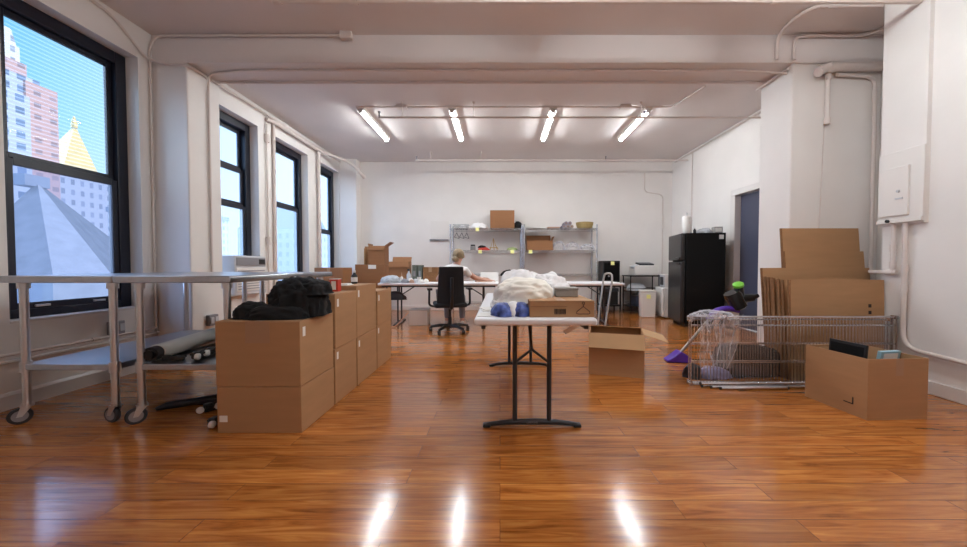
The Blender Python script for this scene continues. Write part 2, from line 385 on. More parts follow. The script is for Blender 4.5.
# ------------------------------------------------------------------ ceiling lights
def strip_light(x, y0, y1, label, grp):
    t = thing('strip_light', label, 'ceiling light', (x, (y0 + y1) / 2, ZC), group=grp)
    L = (y1 - y0) / 2
    b = B(); b.prism([(-0.05, 0.0), (-0.06, -0.05), (-0.055, -0.052), (0.055, -0.052), (0.06, -0.05), (0.05, 0.0)], -L, L, 'y'); b.make('housing', M['white'], t, bevel=0.003)
    b = B(); b.prism([(0.028 * math.cos(a), -0.0525 - 0.028 * math.sin(a)) for a in [PI * k / 10 for k in range(11)]], -L + 0.03, L - 0.03, 'y'); b.make('diffuser', M['tubelight'], t)
    for s in (-1, 1):
        b = B(); b.cbox((0, s * (L - 0.015), -0.06), (0.062, 0.03, 0.06)); b.make('end_cap', M['white'], t, bevel=0.005)
    return t
G = 'strip lights over the far desks'
l0 = strip_light(-2.085, 5.26, 6.50, 'lit white strip light on the ceiling, first from the window wall', G)
dup(l0, (-0.715, 5.88, ZC), 'lit white strip light on the ceiling, second from the window wall')
dup(l0, (0.793, 5.88, ZC), 'lit white strip light on the ceiling, third from the window wall')
dup(l0, (2.222, 5.88, ZC), 'lit white strip light on the ceiling, nearest the fridge')
G2 = 'strip lights over the entrance end'  # unseen strip lights, added as fill for the foreground
for i, (x, y) in enumerate([(0.3, 2.05), (2.35, 2.05), (1.0, -1.0)]):
    o = dup(l0, (x, y, ZC), ['lit strip light over the middle of the floor, ahead of the beam', 'lit strip light near the electrical panel, ahead of the beam', 'lit strip light close to the entrance wall'][i]); o['group'] = G2

# ------------------------------------------------------------------ pipes and conduits
def pipe(name, pts, r, label, rad=0.12, fits=(), drops=(), m='pipe', cat='pipe', fr=1.3, fl=0.03):
    """one run of pipe: body, couplings (fits: (point, direction)), hangers (drops: point -> ceiling)"""
    t = thing(name, label, cat, pts[0])
    o = Vector(pts[0]); b = B(); b.tube([Vector(p) - o for p in fil(pts, rad)], r, 12); b.make('run', M[m], t)
    for p, d in fits:
        p = Vector(p) - o; d = Vector(d).normalized(); q = B(); q.cyl(p - d * fl, p + d * fl, r * fr, n=12); q.make('coupling', M[m], t)
    for p in drops:
        p2 = Vector(p) - o; q = B(); q.cyl(p2, p2 + Vector((0, 0, ZC - p[2])), 0.006, n=8); q.cyl(p2 + Vector((0, 0, ZC - p[2] - 0.015)), p2 + Vector((0, 0, ZC - p[2])), 0.02, n=10); q.make('hanger', M[m], t)
    return t
zc = ZC - 0.02
pipe('sprinkler_pipe', [(-1.84, 2.92, 3.22), (3.45, 2.92, 3.22)], 0.024, 'white sprinkler pipe hung across the ceiling ahead of the beam', fits=[((-1.83, 2.92, 3.22), (1, 0, 0)), ((-1.2, 2.92, 3.22), (1, 0, 0)), ((2.25, 2.92, 3.22), (1, 0, 0))], drops=[(-1.4, 2.92, 3.22), (0.6, 2.92, 3.22), (2.3, 2.92, 3.22)])
t = pipe('conduit', [(-3.56, 3.60, 0.36), (-3.56, 3.60, 3.25), (-3.50, 3.61, 3.385), (-3.2, 3.61, 3.385), (-1.62, 3.61, 3.385)], 0.011, 'thin white conduit turning from the wall corner onto the beam', rad=0.15)
b = B(); b.cbox((2.0, 0.0, 3.385 - 0.36), (0.12, 0.05, 0.09)); b.make('junction_box', M['pipe'], t, bevel=0.006)
pipe('conduit', [(-3.565, 1.6, 3.36), (-3.565, 3.25, 3.36), (-3.565, 3.58, 3.12), (-3.36, 3.605, 3.09), (-3.2, 3.615, 3.09), (-3.19, 3.75, 3.09), (-3.19, 4.08, 3.10), (-3.5, 4.4, 3.30), (-3.54, 5.0, 3.33), (-3.54, 7.8, 3.33)], 0.013, 'thin white conduit following the window wall past the pier', rad=0.12, fits=[((-3.54, 5.55, 3.33), (0, 1, 0))])
pipe('conduit', [(-3.20, 3.88, 0.9), (-3.20, 3.88, 3.0), (-3.14, 3.82, 3.115), (-2.7, 3.76, 3.115), (2.6, 3.76, 3.115), (3.0, 3.70, 3.05)], 0.011, 'thin white conduit rising up the window pier and crossing under the beam', rad=0.12, fits=[((-1.7, 3.76, 3.115), (1, 0, 0)), ((-0.3, 3.76, 3.115), (1, 0, 0)), ((1.9, 3.76, 3.115), (1, 0, 0))])
pipe('conduit', [(-3.18, 4.0, 3.11), (3.0, 4.0, 3.11)], 0.014, 'white conduit crossing under the far edge of the beam', fits=[((-0.95, 4.0, 3.11), (1, 0, 0)), ((-2.9, 4.0, 3.11), (1, 0, 0))])
t = pipe('conduit', [(-2.13, 5.22, 3.385), (2.55, 5.22, 3.385), (2.68, 4.62, 3.385)], 0.013, 'white conduit feeding the four strip lights', rad=0.1, fits=[((-1.9, 5.22, 3.385), (1, 0, 0)), ((0.05, 5.22, 3.385), (1, 0, 0))])
for xx in (-1.45, 1.85):
    b = B(); b.cbox((xx + 2.13, 0, 0), (0.16, 0.09, 0.045)); b.make('junction_box', M['pipe'], t, bevel=0.006)
t = pipe('sprinkler_pipe', [(-1.76, 5.12, 3.19), (3.93, 5.12, 3.19)], 0.014, 'grey white sprinkler pipe hung in front of the strip lights', drops=[(-1.42, 5.12, 3.19), (-0.38, 5.12, 3.19), (2.05, 5.12, 3.19)], fits=[((2.05, 5.12, 3.19), (1, 0, 0))])
for xx in (0.0, 3.85):
    b = B(); b.cyl((xx + 0.01, 0, 0), (xx + 0.01, 0, 0.07), 0.012, n=10); b.cyl((xx + 0.01, 0, 0.07), (xx + 0.01, 0, 0.085), 0.022, n=10); b.make('sprinkler_head', M['grey'], t)
t = pipe('sprinkler_pipe', [(-1.75, 7.35, 3.24), (3.93, 7.35, 3.24)], 0.014, 'white sprinkler pipe hung just ahead of the end wall', drops=[(-1.45, 7.35, 3.24), (-0.4, 7.35, 3.24)], fits=[((2.2, 7.35, 3.24), (1, 0, 0))])
for xx in (0.0, 3.95):
    b = B(); b.cyl((xx + 0.01, 0, 0), (xx + 0.01, 0, 0.06), 0.01, n=10); b.cyl((xx + 0.01, 0, 0.06), (xx + 0.01, 0, 0.075), 0.02, n=10); b.make('sprinkler_head', M['grey'], t)
pipe('conduit', [(3.93, 4.2, 3.36), (3.93, 7.9, 3.36)], 0.016, 'white conduit along the ceiling edge above the doorway', fits=[((3.93, 7.2, 3.36), (0, 1, 0)), ((3.93, 5.4, 3.36), (0, 1, 0))])
pipe('conduit', [(3.935, 7.2, 3.34), (3.935, 7.2, 1.3)], 0.010, 'thin white conduit dropping down the wall behind the fridge')
pipe('conduit', [(3.31, 8.03, 3.13), (3.31, 8.03, 2.72), (3.73, 8.03, 2.66), (3.73, 8.03, 0.12)], 0.011, 'thin stepped conduit dropping down the end wall towards the printer', rad=0.1, fits=[((3.31, 8.03, 3.12), (0, 0, 1))])
# window wall
pipe('standing_pipe', [(-3.555, 5.37, 0.01), (-3.555, 5.37, 3.2)], 0.012, 'thin standing pipe with two boxes between second and third windows', fits=[((-3.555, 5.37, 2.98), (0, 0, 1)), ((-3.555, 5.37, 1.42), (0, 0, 1))], fr=3.0, fl=0.06)
pipe('standing_pipe', [(-3.555, 5.53, 0.01), (-3.555, 5.53, 3.3)], 0.026, 'thicker white standing pipe close to the third window')
pipe('standing_pipe', [(-3.52, 6.83, 0.01), (-3.52, 6.83, 3.3)], 0.03, 'white standing pipe in front of the fourth window')
pipe('heating_pipe', [(-3.545, 5.35, 3.26), (-3.50, 5.5, 3.27), (-3.50, 7.0, 3.27), (-3.15, 7.4, 3.22), (-3.0, 7.75, 2.98)], 0.03, 'white pipe along the window heads ending at the corner pier', rad=0.15, fits=[((-3.50, 6.95, 3.27), (0, 1, 0)), ((-3.0, 7.73, 2.99), (0.2, 0.5, -0.4))])
pipe('floor_conduit', [(-3.548, -1.5, 0.40), (-3.548, 3.6, 0.40)], 0.012, 'thin conduit on the wall under the first window', fits=[((-3.548, 3.05, 0.40), (0, 1, 0))])
# panel side
t = pipe('drain_pipe', [(3.22, 3.58, 3.00), (3.33, 3.60, 3.06), (3.93, 3.60, 3.07)], 0.045, 'thick white pipe elbowed across the top of the broad pier', rad=0.1, fits=[((3.37, 3.60, 3.06), (1, 0, 0.0))], fr=1.2)
pipe('conduit', [(3.37, 3.635, 3.0), (3.37, 3.635, 2.52)], 0.022, 'short white pipe hanging down the broad pier', fits=[((3.37, 3.635, 2.53), (0, 0, 1)), ((3.37, 3.635, 2.98), (0, 0, 1))])
pipe('wire', [(3.36, 3.652, 2.5), (3.32, 3.652, 1.2)], 0.004, 'thin painted wire running down the broad pier', cat='wire')
pipe('conduit', [(3.45, 3.625, 3.0), (3.84, 3.625, 2.98), (3.86, 3.635, 2.7), (3.86, 3.635, 1.2), (3.83, 3.61, 0.99), (3.465, 3.26, 0.985), (3.465, 3.05, 0.985)], 0.018, 'white conduit down the broad pier bending round to the panel', rad=0.1, fits=[((3.465, 3.1, 0.985), (0, 1, 0))])
pipe('conduit', [(3.465, 3.08, 0.97), (3.465, 3.08, 1.414)], 0.017, 'short white conduit under the electrical panel', fits=[((3.465, 3.08, 1.05), (0, 0, 1)), ((3.465, 3.08, 1.2), (0, 0, 1))])
pipe('conduit', [(3.465, 2.99, 1.414), (3.465, 2.99, 0.34), (3.465, 2.6, 0.32), (3.465, 0.5, 0.30)], 0.018, 'white conduit dropping from the panel and turning along the wall', rad=0.14, fits=[((3.465, 2.99, 1.02), (0, 0, 1)), ((3.465, 2.99, 0.85), (0, 0, 1))])
pipe('conduit', [(3.44, 3.2, 3.385), (2.84, 3.2, 3.385), (2.78, 3.4, 3.385), (2.82, 3.61, 3.36), (2.83, 3.615, 3.15)], 0.017, 'white conduit curling under the ceiling above the broad pier', rad=0.12, fits=[((2.9, 3.2, 3.385), (1, 0, 0)), ((3.0, 3.2, 3.385), (1, 0, 0))])
pipe('conduit', [(3.0, 3.61, 3.14), (3.0, 3.61, 3.36), (3.12, 3.61, 3.385), (3.72, 3.61, 3.385), (3.9, 3.35, 3.392)], 0.016, 'white conduit bent over the face of the beam by the broad pier', rad=0.1)
pipe('conduit', [(2.998, 3.68, 3.09), (2.998, 4.12, 3.09)], 0.014, 'white conduit along the top corner of the broad pier', rad=0.1)

t = thing('electrical_panel', 'white electrical panel on the wall above the open carton', 'electrical panel', (XR - 0.035, 3.04, 1.415))
b = B(); b.box(-0.03, 0, -0.185, 0.16, 0, 0.035); b.box(-0.018, 0, -0.185, 0.16, 0.035, 0.62); b.make('back_board', M['white'], t, bevel=0.004)
b = B(); b.box(-0.036, -0.018, -0.09, 0.14, 0.06, 0.48); d = b.make('panel_door', M['white'], t, bevel=0.004)
b = B(); b.box(-0.045, -0.036, -0.055, 0.0, 0.20, 0.212); b.cyl((-0.036, -0.02, 0.27), (-0.046, -0.02, 0.27), 0.012); b.make('latch', M['lgrey'], d)
b = B(); b.cyl((-0.031, 0.06, 0.02), (-0.045, 0.06, 0.02), 0.014); b.make('knockout', M['black'], t)

def outlet(loc, label, axis=1):
    t = thing('power_outlet', label, 'outlet', loc)
    b = B(); b.box(0, 0.045, -0.06, 0.06, -0.06, 0.06); b.make('box', M['grey'], t, bevel=0.006)
    for s in (-0.03, 0.03):
        b = B(); b.box(0.045, 0.055, s - 0.022, s + 0.022, -0.035, 0.035); b.make('socket', M['lgrey'], t, bevel=0.004)
    return t
outlet((XL, 3.22, 0.47), 'grey double outlet box on the wall below the first window')
outlet((-3.215, 3.86, 0.44), 'grey outlet box low on the window pier')

# ------------------------------------------------------------------ stainless work tables
def caster(b_loc, leg, turn):
    x, y = b_loc; T = Matrix.Translation((x, y, 0)) @ Matrix.Rotation(turn, 4, 'Z')
    def place(o): o.data.transform(T); return o
    b = B(); b.cyl((0, 0, 0.135), (0, 0, 0.115), 0.024)
    for q in (-1, 1): b.prism([(-0.025, 0.12), (0.025, 0.12), (-0.02, 0.05), (-0.045, 0.05)], q * 0.020 - 0.002, q * 0.020 + 0.002, 'y')
    b.box(-0.03, 0.028, -0.022, 0.022, 0.112, 0.12); place(b.make('caster_fork', M['steeledge'], leg))
    b = B(); b.lathe([(0.03, -0.014), (0.049, -0.014), (0.054, -0.008), (0.054, 0.008), (0.049, 0.014), (0.03, 0.014)], 28, (-0.03, 0, 0.054), 'y'); place(b.make('wheel', M['rubber'], leg))
    b = B(); b.lathe([(0.01, -0.0175), (0.036, -0.0165), (0.036, 0.0165), (0.01, 0.0175)], 20, (-0.03, 0, 0.054), 'y'); place(b.make('hub', M['wheel'], leg))
def work_table(x0, x1, y0, y1, label):
    cx, cy = (x0 + x1) / 2, (y0 + y1) / 2; w, d = (x1 - x0) / 2, (y1 - y0) / 2
    t = thing('work_table', label, 'work table', (cx, cy, 0), group='stainless work tables on casters')
    b = B(); b.prism([(-w + 0.004, 0.935), (w - 0.004, 0.935), (w, 0.945), (w, 0.972), (w - 0.006, 0.98), (-w + 0.006, 0.98), (-w, 0.972), (-w, 0.945)], -d, d, 'y')
    b.make('tabletop', M['steel'], t, bevel=0.006)
    b = B(); lx, ly = w - 0.085, d - 0.085
    b.box(-lx - 0.02, lx + 0.02, -ly - 0.02, ly + 0.02, 0.355, 0.395); b.make('undershelf', M['steel'], t, bevel=0.005)
    for sx in (-1, 1):
        for sy in (-1, 1):
            b = B(); b.cyl((sx * lx, sy * ly, 0.13), (sx * lx, sy * ly, 0.936), 0.021, n=18); b.cyl((sx * lx, sy * ly, 0.34), (sx * lx, sy * ly, 0.41), 0.029, n=18); b.cyl((sx * lx, sy * ly, 0.895), (sx * lx, sy * ly, 0.936), 0.03, n=18)
            lg = b.make('leg', M['steeledge'], t); caster((sx * lx, sy * ly), lg, 0.35 + 0.5 * sx * sy)
    return t
work_table(-3.235, -2.475, 2.22, 3.58, 'stainless steel work table on casters by the first window')
work_table(-2.47, -1.72, 2.22, 3.58, 'stainless steel work table on casters holding rolls behind the cartons')
# rolled media on the undershelf
t = thing('backdrop_roll', 'pale grey roll of material lying on the steel undershelf', 'roll', (-2.45, 2.87, 0.395), R(11))
b = B(); b.cyl((0, -0.50, 0.055), (0, 0.42, 0.055), 0.055, n=24); b.make('rolled_sheet', M['paper'], t)
b = B(); b.cyl((0, -0.56, 0.055), (0, -0.50, 0.055), 0.048, n=20); b.cyl((0, -0.575, 0.055), (0, -0.56, 0.055), 0.03, n=20); b.make('core_end', M['black'], t)
def light_stand(loc, rz, label, L=0.70, grp='folded stands around the steel table'):
    t = thing('light_stand', label, 'light stand', loc, rz, grp)
    b = B(); b.cyl((0, -L / 2, 0.03), (0, L / 2, 0.03), 0.013, n=10); b.make('centre_tube', M['black'], t)
    for k in range(3):
        a = 2 * PI * k / 3 + PI / 6
        b = B(); b.tube([(0.03 * math.cos(a), -L / 2 + 0.02, 0.03 + 0.024 * math.sin(a)), (0.022 * math.cos(a), L / 2 - 0.15, 0.03 + 0.018 * math.sin(a))], 0.008, 8); b.make('leg', M['black'], t)
    for yy in (-L / 2 - 0.01, -L / 2 + 0.09):
        b = B(); b.lathe([(0.008, 0), (0.022, 0.004), (0.022, 0.022), (0.008, 0.028)], 14, (0.018, yy, 0.034), 'x'); b.make('knob', M['white'], t)
    b = B(); b.cbox((0, -L / 2 + 0.04, 0.035), (0.05, 0.05, 0.05)); b.make('collar', M['black'], t, bevel=0.008)
    return t
s0 = light_stand((-2.15, 2.70, 0.395), R(11), 'black folded stand with white knobs on the steel undershelf')
dup(s0, (-1.90, 2.72, 0.0), 'black folded stand on the floor under the undershelf, closer to the casters', R(-38))
dup(s0, (-1.84, 2.56, 0.0), 'black folded stand with white knobs on the floor beside the front cartons', R(-4))
t = thing('stand_bag', 'long black carrying bag lying on the floor under the steel table', 'bag', (-2.16, 2.66, 0), R(-62))
b = B(); b.tube([(0, -0.36, 0.014), (0.0, -0.3, 0.026), (0, 0, 0.03), (0.0, 0.3, 0.026), (0, 0.36, 0.014)], [0.012, 0.026, 0.03, 0.026, 0.012], 12); b.make('bag_body', M['darkbag'], t)
b = B(); b.tube(fil([(0.02, -0.2, 0.03), (0.05, -0.1, 0.05), (0.05, 0.1, 0.05), (0.02, 0.2, 0.03)], 0.05), 0.008, 8); b.make('strap', M['black'], t)
t = thing('clamp', 'small black clamp at the end of the steel undershelf', 'clamp', (-2.23, 2.37, 0.395), R(20))
b = B(); b.cbox((0, 0, 0.02), (0.12, 0.03, 0.03), (0, 0.2, 0)); b.make('jaw', M['black'], t, bevel=0.006); b = B(); b.cyl((-0.04, 0, 0.015), (0.05, 0.05, 0.02), 0.009); b.make('handle', M['black'], t)

# ------------------------------------------------------------------ cartons
def closed_carton(name, label, w, d, h, loc, rz=0.0, group=None, stickers=(), tape_front=True, m='card', tape_w=0.0):
    """carton standing on loc (centre of its base), local y = depth"""
    t = thing(name, label, 'box', loc, rz, group)
    b = B(); b.box(-w / 2, w / 2, -d / 2, d / 2, 0, h - 0.004); b.make('body', M[m], t, bevel=0.004)
    for s in (-1, 1):
        b = B()
        if s < 0: b.box(-w / 2, -0.0015, -d / 2, d / 2, h - 0.004, h)
        else: b.box(0.0015, w / 2, -d / 2, d / 2, h - 0.004, h)
        b.make('flap', M[m], t, bevel=0.0015)
    b = B(); b.box(-0.026, 0.026, -d / 2 - 0.0008, d / 2 + 0.0008, h, h + 0.0006)
    if tape_front: b.box(-0.03 - tape_w, 0.03 + tape_w, -d / 2 - 0.0012, -d / 2, h - 0.09 - tape_w, h + 0.0006)
    b.make('tape', M['tape'], t, smooth=False)
    for (side, u, v, sw, sh) in stickers:
        b = B()
        if side == 'x': b.box(w / 2, w / 2 + 0.0008, u - sw / 2, u + sw / 2, v - sh / 2, v + sh / 2)
        else: b.box(u - sw / 2, u + sw / 2, -d / 2 - 0.0014, -d / 2, v - sh / 2, v + sh / 2)
        b.make('sticker', M['paper'], t, smooth=False)
    return t
def open_carton(label, w, d, h, loc, rz=0.0, flaps=(), group=None, name='open_carton', m='card', extra=None):
    """flaps: (side, outward angle from vertical in degrees, length)"""
    t = thing(name, label, 'box', loc, rz, group)
    b = B(); b.tray(-w / 2, w / 2, -d / 2, d / 2, 0, h, 0.006); b.make('body', M[m], t, smooth=False)
    for side, ang, L in flaps:
        b = B(); a = R(ang); dx, dz = math.sin(a) * L, math.cos(a) * L; th = 0.005
        nx, nz = math.cos(a) * th, -math.sin(a) * th
        pr = [(0, 0), (dx, dz), (dx - nx, dz - nz), (-nx, -nz)]
        if side == '-y': b.prism([(-d / 2 - u, h + v) for u, v in pr], -w / 2 + 0.003, w / 2 - 0.003, 'x')
        if side == '+y': b.prism([(d / 2 + u, h + v) for u, v in pr], -w / 2 + 0.003, w / 2 - 0.003, 'x')
        if side == '-x': b.prism([(-w / 2 - u, h + v) for u, v in pr], -d / 2 + 0.003, d / 2 - 0.003, 'y')
        if side == '+x': b.prism([(w / 2 + u, h + v) for u, v in pr], -d / 2 + 0.003, d / 2 - 0.003, 'y')
        b.make('flap', M['cardark' if m == 'cardark' else 'cardin'], t, smooth=False)
    return t
GS = 'shipping cartons stacked two high behind the steel tables'
st = [  # y0,y1, seam z, top z, x0
    (2.155, 2.585, 0.292, 0.700, -1.765, 'nearest column by the black jacket'),
    (2.605, 2.995, 0.420, 0.832, -1.755, 'second column, behind the black jacket'),
    (3.015, 3.485, 0.418, 0.868, -1.760, 'third column, under the dark bottle'),
    (3.505, 3.945, 0.440, 0.785, -1.750, 'last column, closest to the far desks')]
for i, (y0, y1, zs, zt, x0, wh) in enumerate(st):
    x1 = -1.238; w, d = x1 - x0, y1 - y0; c = ((x0 + x1) / 2, (y0 + y1) / 2)
    closed_carton('shipping_carton', 'lower brown shipping carton of the ' + wh, w, d, zs - 0.002, (c[0], c[1], 0), 0, GS, stickers=[('x', -d / 2 + 0.04, zs - 0.06, 0.028, 0.055)] if i else [('y', -w / 2 + 0.04, 0.09, 0.05, 0.04)], tape_front=False)
    closed_carton('shipping_carton', 'upper brown shipping carton of the ' + wh, w, d, zt - zs, (c[0] + (0.004 if i % 2 else -0.003), c[1], zs), 0, GS, stickers=[('x', -d / 2 + 0.045, zt - zs - 0.07, 0.03, 0.06)], tape_w=0.045 if i == 0 else 0.0)

# displaced cloth heap
def heap(name, m, sx, sy, sz, seed, parent=None, loc=(0, 0, 0), rz=0.0, amp=0.18, freq=2.2, stretch=(1, 1, 1), flat=-0.12, sub=5, fine=0.0, twist=0.6, sq=1.0, fold=0.0):
    bm = bmesh.new(); bmesh.ops.create_icosphere(bm, subdivisions=sub, radius=1.0)
    off = Vector((seed * 3.7, seed * 1.3, seed * 5.1))
    for v in bm.verts:
        p = v.co.copy(); q = Vector((p.x * stretch[0], p.y * stretch[1], p.z * stretch[2])) * freq + off
        w = Vector((noise.noise(q * 0.7 + Vector((5, 1, 2))), noise.noise(q * 0.7 + Vector((1, 7, 3))), noise.noise(q * 0.7 + Vector((4, 2, 9))))) * twist
        r1 = 1 - abs(noise.noise(q + w)) * 2; r2 = 1 - abs(noise.noise(q * 2.3 + w * 1.5)) * 2
        big = noise.noise(p * 1.1 + off)
        k = 1 + amp * (0.55 * r1 + 0.3 * r2 + 0.7 * big) + fine * noise.noise(q * 5) - fold * (max(0.0, 1 - 2.2 * abs(noise.noise(q * 1.5 + w * 1.2 + Vector((9, 4, 1))))) ** 2.5 + 0.6 * max(0.0, 1 - 2.4 * abs(noise.noise(q * 3.1 + w * 2 + Vector((2, 8, 5))))) ** 2.5)
        if sq != 1.0: p = Vector([math.copysign(abs(c) ** sq, c) for c in p])
        p = p * k
        if p.z < flat: p.z = flat + (p.z - flat) * 0.04; p.x *= 1.05; p.y *= 1.05
        v.co = Vector((p.x * sx, p.y * sy, (p.z - flat) * sz))
    zmin = min(v.co.z for v in bm.verts)
    for v in bm.verts: v.co.z -= zmin
    bb = B(); bb.bm.free(); bb.bm = bm
    o = bb.make(name, m, parent, loc=loc, rot=(0, 0, rz), ang=80)
    return o
t = thing('black_jacket', 'black jacket heaped on the nearest shipping carton', 'jacket', (-1.47, 2.37, 0.7006))
heap('body', M['blackcloth'], 0.165, 0.15, 0.215, 3, t, (0.09, 0.03, 0), 0.1, amp=0.16, freq=1.9, sq=0.66, twist=1.0, fold=0.10)
heap('collar', M['blackcloth'], 0.12, 0.10, 0.08, 6, t, (0.17, 0.02, 0.15), 0.0, amp=0.2, freq=1.7, sq=0.7)
heap('sleeve', M['blackcloth'], 0.10, 0.07, 0.085, 5, t, (-0.16, -0.07, 0), 0.3, amp=0.2, freq=1.5, sq=0.8)
heap('sleeve', M['blackcloth'], 0.17, 0.06, 0.075, 8, t, (0.02, -0.11, 0.0), 0.1, amp=0.2, freq=1.5, sq=0.8)
t = thing('drink_carton', 'small red and white carton on the shipping boxes', 'carton', (-1.36, 2.88, 0.8326))
b = B(); b.box(-0.036, 0.036, -0.03, 0.03, 0, 0.10); b.make('carton_body', M['red'], t, bevel=0.004)
b = B(); b.box(-0.018, 0.018, -0.031, -0.03, 0.015, 0.085); b.make('front_panel', M['paper'], t, smooth=False)
b = B(); b.box(-0.036, 0.036, -0.03, 0.03, 0.10, 0.104); b.make('lid', M['paper'], t)
t = thing('dark_bottle', 'small dark bottle with a white label on the shipping cartons', 'bottle', (-1.42, 3.40, 0.8686))
b = B(); b.lathe([(0.026, 0), (0.029, 0.004), (0.029, 0.075), (0.012, 0.098), (0.012, 0.11)], 20); b.make('bottle_body', M['black'], t)
b = B(); b.lathe([(0.0294, 0.018), (0.0297, 0.018), (0.0297, 0.062), (0.0294, 0.062)], 20); b.make('bottle_label', M['paper'], t)
b = B(); b.lathe([(0.014, 0.108), (0.014, 0.128), (0.011, 0.13)], 16); b.make('cap', M['white'], t)
t = thing('folded_paper', 'white folded paper lying on the third shipping column', 'paper', (-1.44, 3.13, 0.8686))
b = B(); b.box(-0.11, 0.10, -0.07, 0.06, 0, 0.006); b.box(-0.10, 0.09, -0.065, 0.055, 0.006, 0.014, Euler((0.0, 0, 0.08)).to_matrix().to_4x4()); tag(b.make('sheets', M['paper'], t, smooth=False), '', ''); t.children[0].pop('label', None); [c.pop('category', None) or c.pop('label', None) for c in t.children]

# ------------------------------------------------------------------ folding tables
def folding_table(label, L, W, loc, rz, group=None, lettering=False, legspan=0.74):
    """local x = length"""
    H = 0.74; t = thing('folding_table', label, 'table', loc, rz, group)
    b = B(); b.box(-L / 2, L / 2, -W / 2, W / 2, H - 0.042, H); b.make('tabletop', M['tabletop'], t, bevel=0.014, seg=3)
    b = B(); 
    b.box(-L / 2 + 0.05, L / 2 - 0.05, -W / 2 + 0.04, -W / 2 + 0.065, H - 0.07, H - 0.042); b.box(-L / 2 + 0.05, L / 2 - 0.05, W / 2 - 0.065, W / 2 - 0.04, H - 0.07, H - 0.042)
    b.make('rail', M['leg'], t, bevel=0.003)
    fw = W * 0.41; tw = W * 0.155
    for s in (-1, 1):
        x = s * L / 2 * legspan
        for sy in (-1, 1):
            b = B(); b.tube([(x, sy * tw, 0.03), (x, sy * tw, H - 0.07), (x, sy * tw, H - 0.043)], [0.0155, 0.0155, 0.02], 14); b.make('leg', M['leg'], t)
        b = B(); n = 13; 
        b.tube([(x, -fw + 2 * fw * k / (n - 1), 0.034 - 0.02 * abs(2 * k / (n - 1) - 1) ** 2.5) for k in range(n)], [0.014 + 0.006 * (1 - abs(2 * k / (n - 1) - 1)) for k in range(n)], 12)
        ft = b.make('foot', M['leg'], t)
        for sy in (-1, 1):
            b = B(); b.cbox((x, sy * fw, 0.011), (0.042, 0.05, 0.022)); b.make('foot_pad', M['black'], ft, bevel=0.006)
        b = B(); b.tube([(x, -tw, 0.42), (x - s * 0.02, 0, 0.50)], 0.009, 10); b.tube([(x, tw, 0.42), (x - s * 0.02, 0, 0.50)], 0.009, 10); b.tube([(x - s * 0.02, 0, 0.50), (x - s * 0.32, 0, H - 0.05)], 0.010, 10); b.make('brace', M['leg'], t)
        if lettering and s == -1:
            cu = bpy.data.curves.new('lettering', 'FONT'); cu.body = 'LIFETIME'; cu.size = 0.017; cu.align_x = 'CENTER'; cu.align_y = 'CENTER'; cu.extrude = 0.0006; cu.space_character = 1.1
            cu.materials.append(M['grey']); to = bpy.data.objects.new('lettering', cu); COL.objects.link(to); to.parent = ft
            to.location = (x - 0.0205, 0, 0.034); to.rotation_euler = (PI / 2, 0, -PI / 2)
            bpy.context.view_layer.update(); nm = bpy.data.meshes.new_from_object(to.evaluated_get(bpy.context.evaluated_depsgraph_get()))
            no = bpy.data.objects.new('lettering', nm); COL.objects.link(no); no.parent = ft; no.location = to.location; no.rotation_euler = to.rotation_euler; bpy.data.objects.remove(to)
    return t
folding_table('white folding table holding the clothes pile and hanger box', 1.83, 0.715, (0.207, 2.92, 0), PI / 2, lettering=True)
GD = 'white folding desks in the far row'
folding_table('white folding desk where the person is seated', 2.06, 0.76, (-1.06, 6.33, 0), 0, GD)
folding_table('white folding desk in front of the wire rack holding the straw basket', 2.08, 0.76, (1.09, 6.33, 0), 0, GD)
ZT = 0.7402
# clothes pile
def cloth(name, label, m, s, loc, seed, rz=0, cat='garment', **k):
    o = heap(name, M[m], *s, seed, None, loc, rz, **k); tag(o, label, cat, 'garments piled on the folding table'); return o
cloth('tote_bag', 'cream cotton tote bag draped over the front of the clothes pile', 'cream', (0.19, 0.20, 0.135), (0.165, 2.39, ZT + 0.066), 17, -0.12, 'tote bag', amp=0.13, freq=1.0, stretch=(0.8, 1.2, 1.3), twist=0.9, fold=0.07, sq=0.8)
cloth('shirt', 'white shirt heaped at the back of the clothes pile', 'whitecloth', (0.19, 0.17, 0.225), (0.17, 2.95, ZT), 12, -0.2, amp=0.2, freq=0.95, twist=0.9, fold=0.09, sq=0.85)
cloth('shirt', 'white shirt heaped beside the grey tin', 'whitecloth', (0.17, 0.17, 0.205), (0.40, 2.88, ZT), 13, 0.5, amp=0.2, freq=0.95, twist=0.9, fold=0.09, sq=0.85)
cloth('towel', 'white towel under the cream tote bag', 'whitecloth', (0.15, 0.16, 0.085), (0.09, 2.50, ZT), 14, 0.2, 'towel', amp=0.15, freq=1.4, fold=0.12)
cloth('dark_sock', 'small black garment peeking out on top of the clothes pile', 'blackcloth', (0.07, 0.05, 0.04), (0.085, 2.99, ZT + 0.215), 15, 0, amp=0.25, sub=4)
t = thing('printed_pouch', 'blue printed plastic pouch under the cream tote bag', 'pouch', (0.07, 2.14, ZT))
heap('lobe', M['blue'], 0.07, 0.08, 0.066, 21, t, (-0.052, 0, 0), 0, amp=0.12, sub=4)
heap('lobe', M['blue'], 0.062, 0.08, 0.066, 22, t, (0.062, 0.005, 0), 0, amp=0.12, sub=4)
heap('liner', M['whitecloth'], 0.05, 0.07, 0.07, 23, t, (0.008, 0.012, 0), 0, amp=0.15, sub=4)
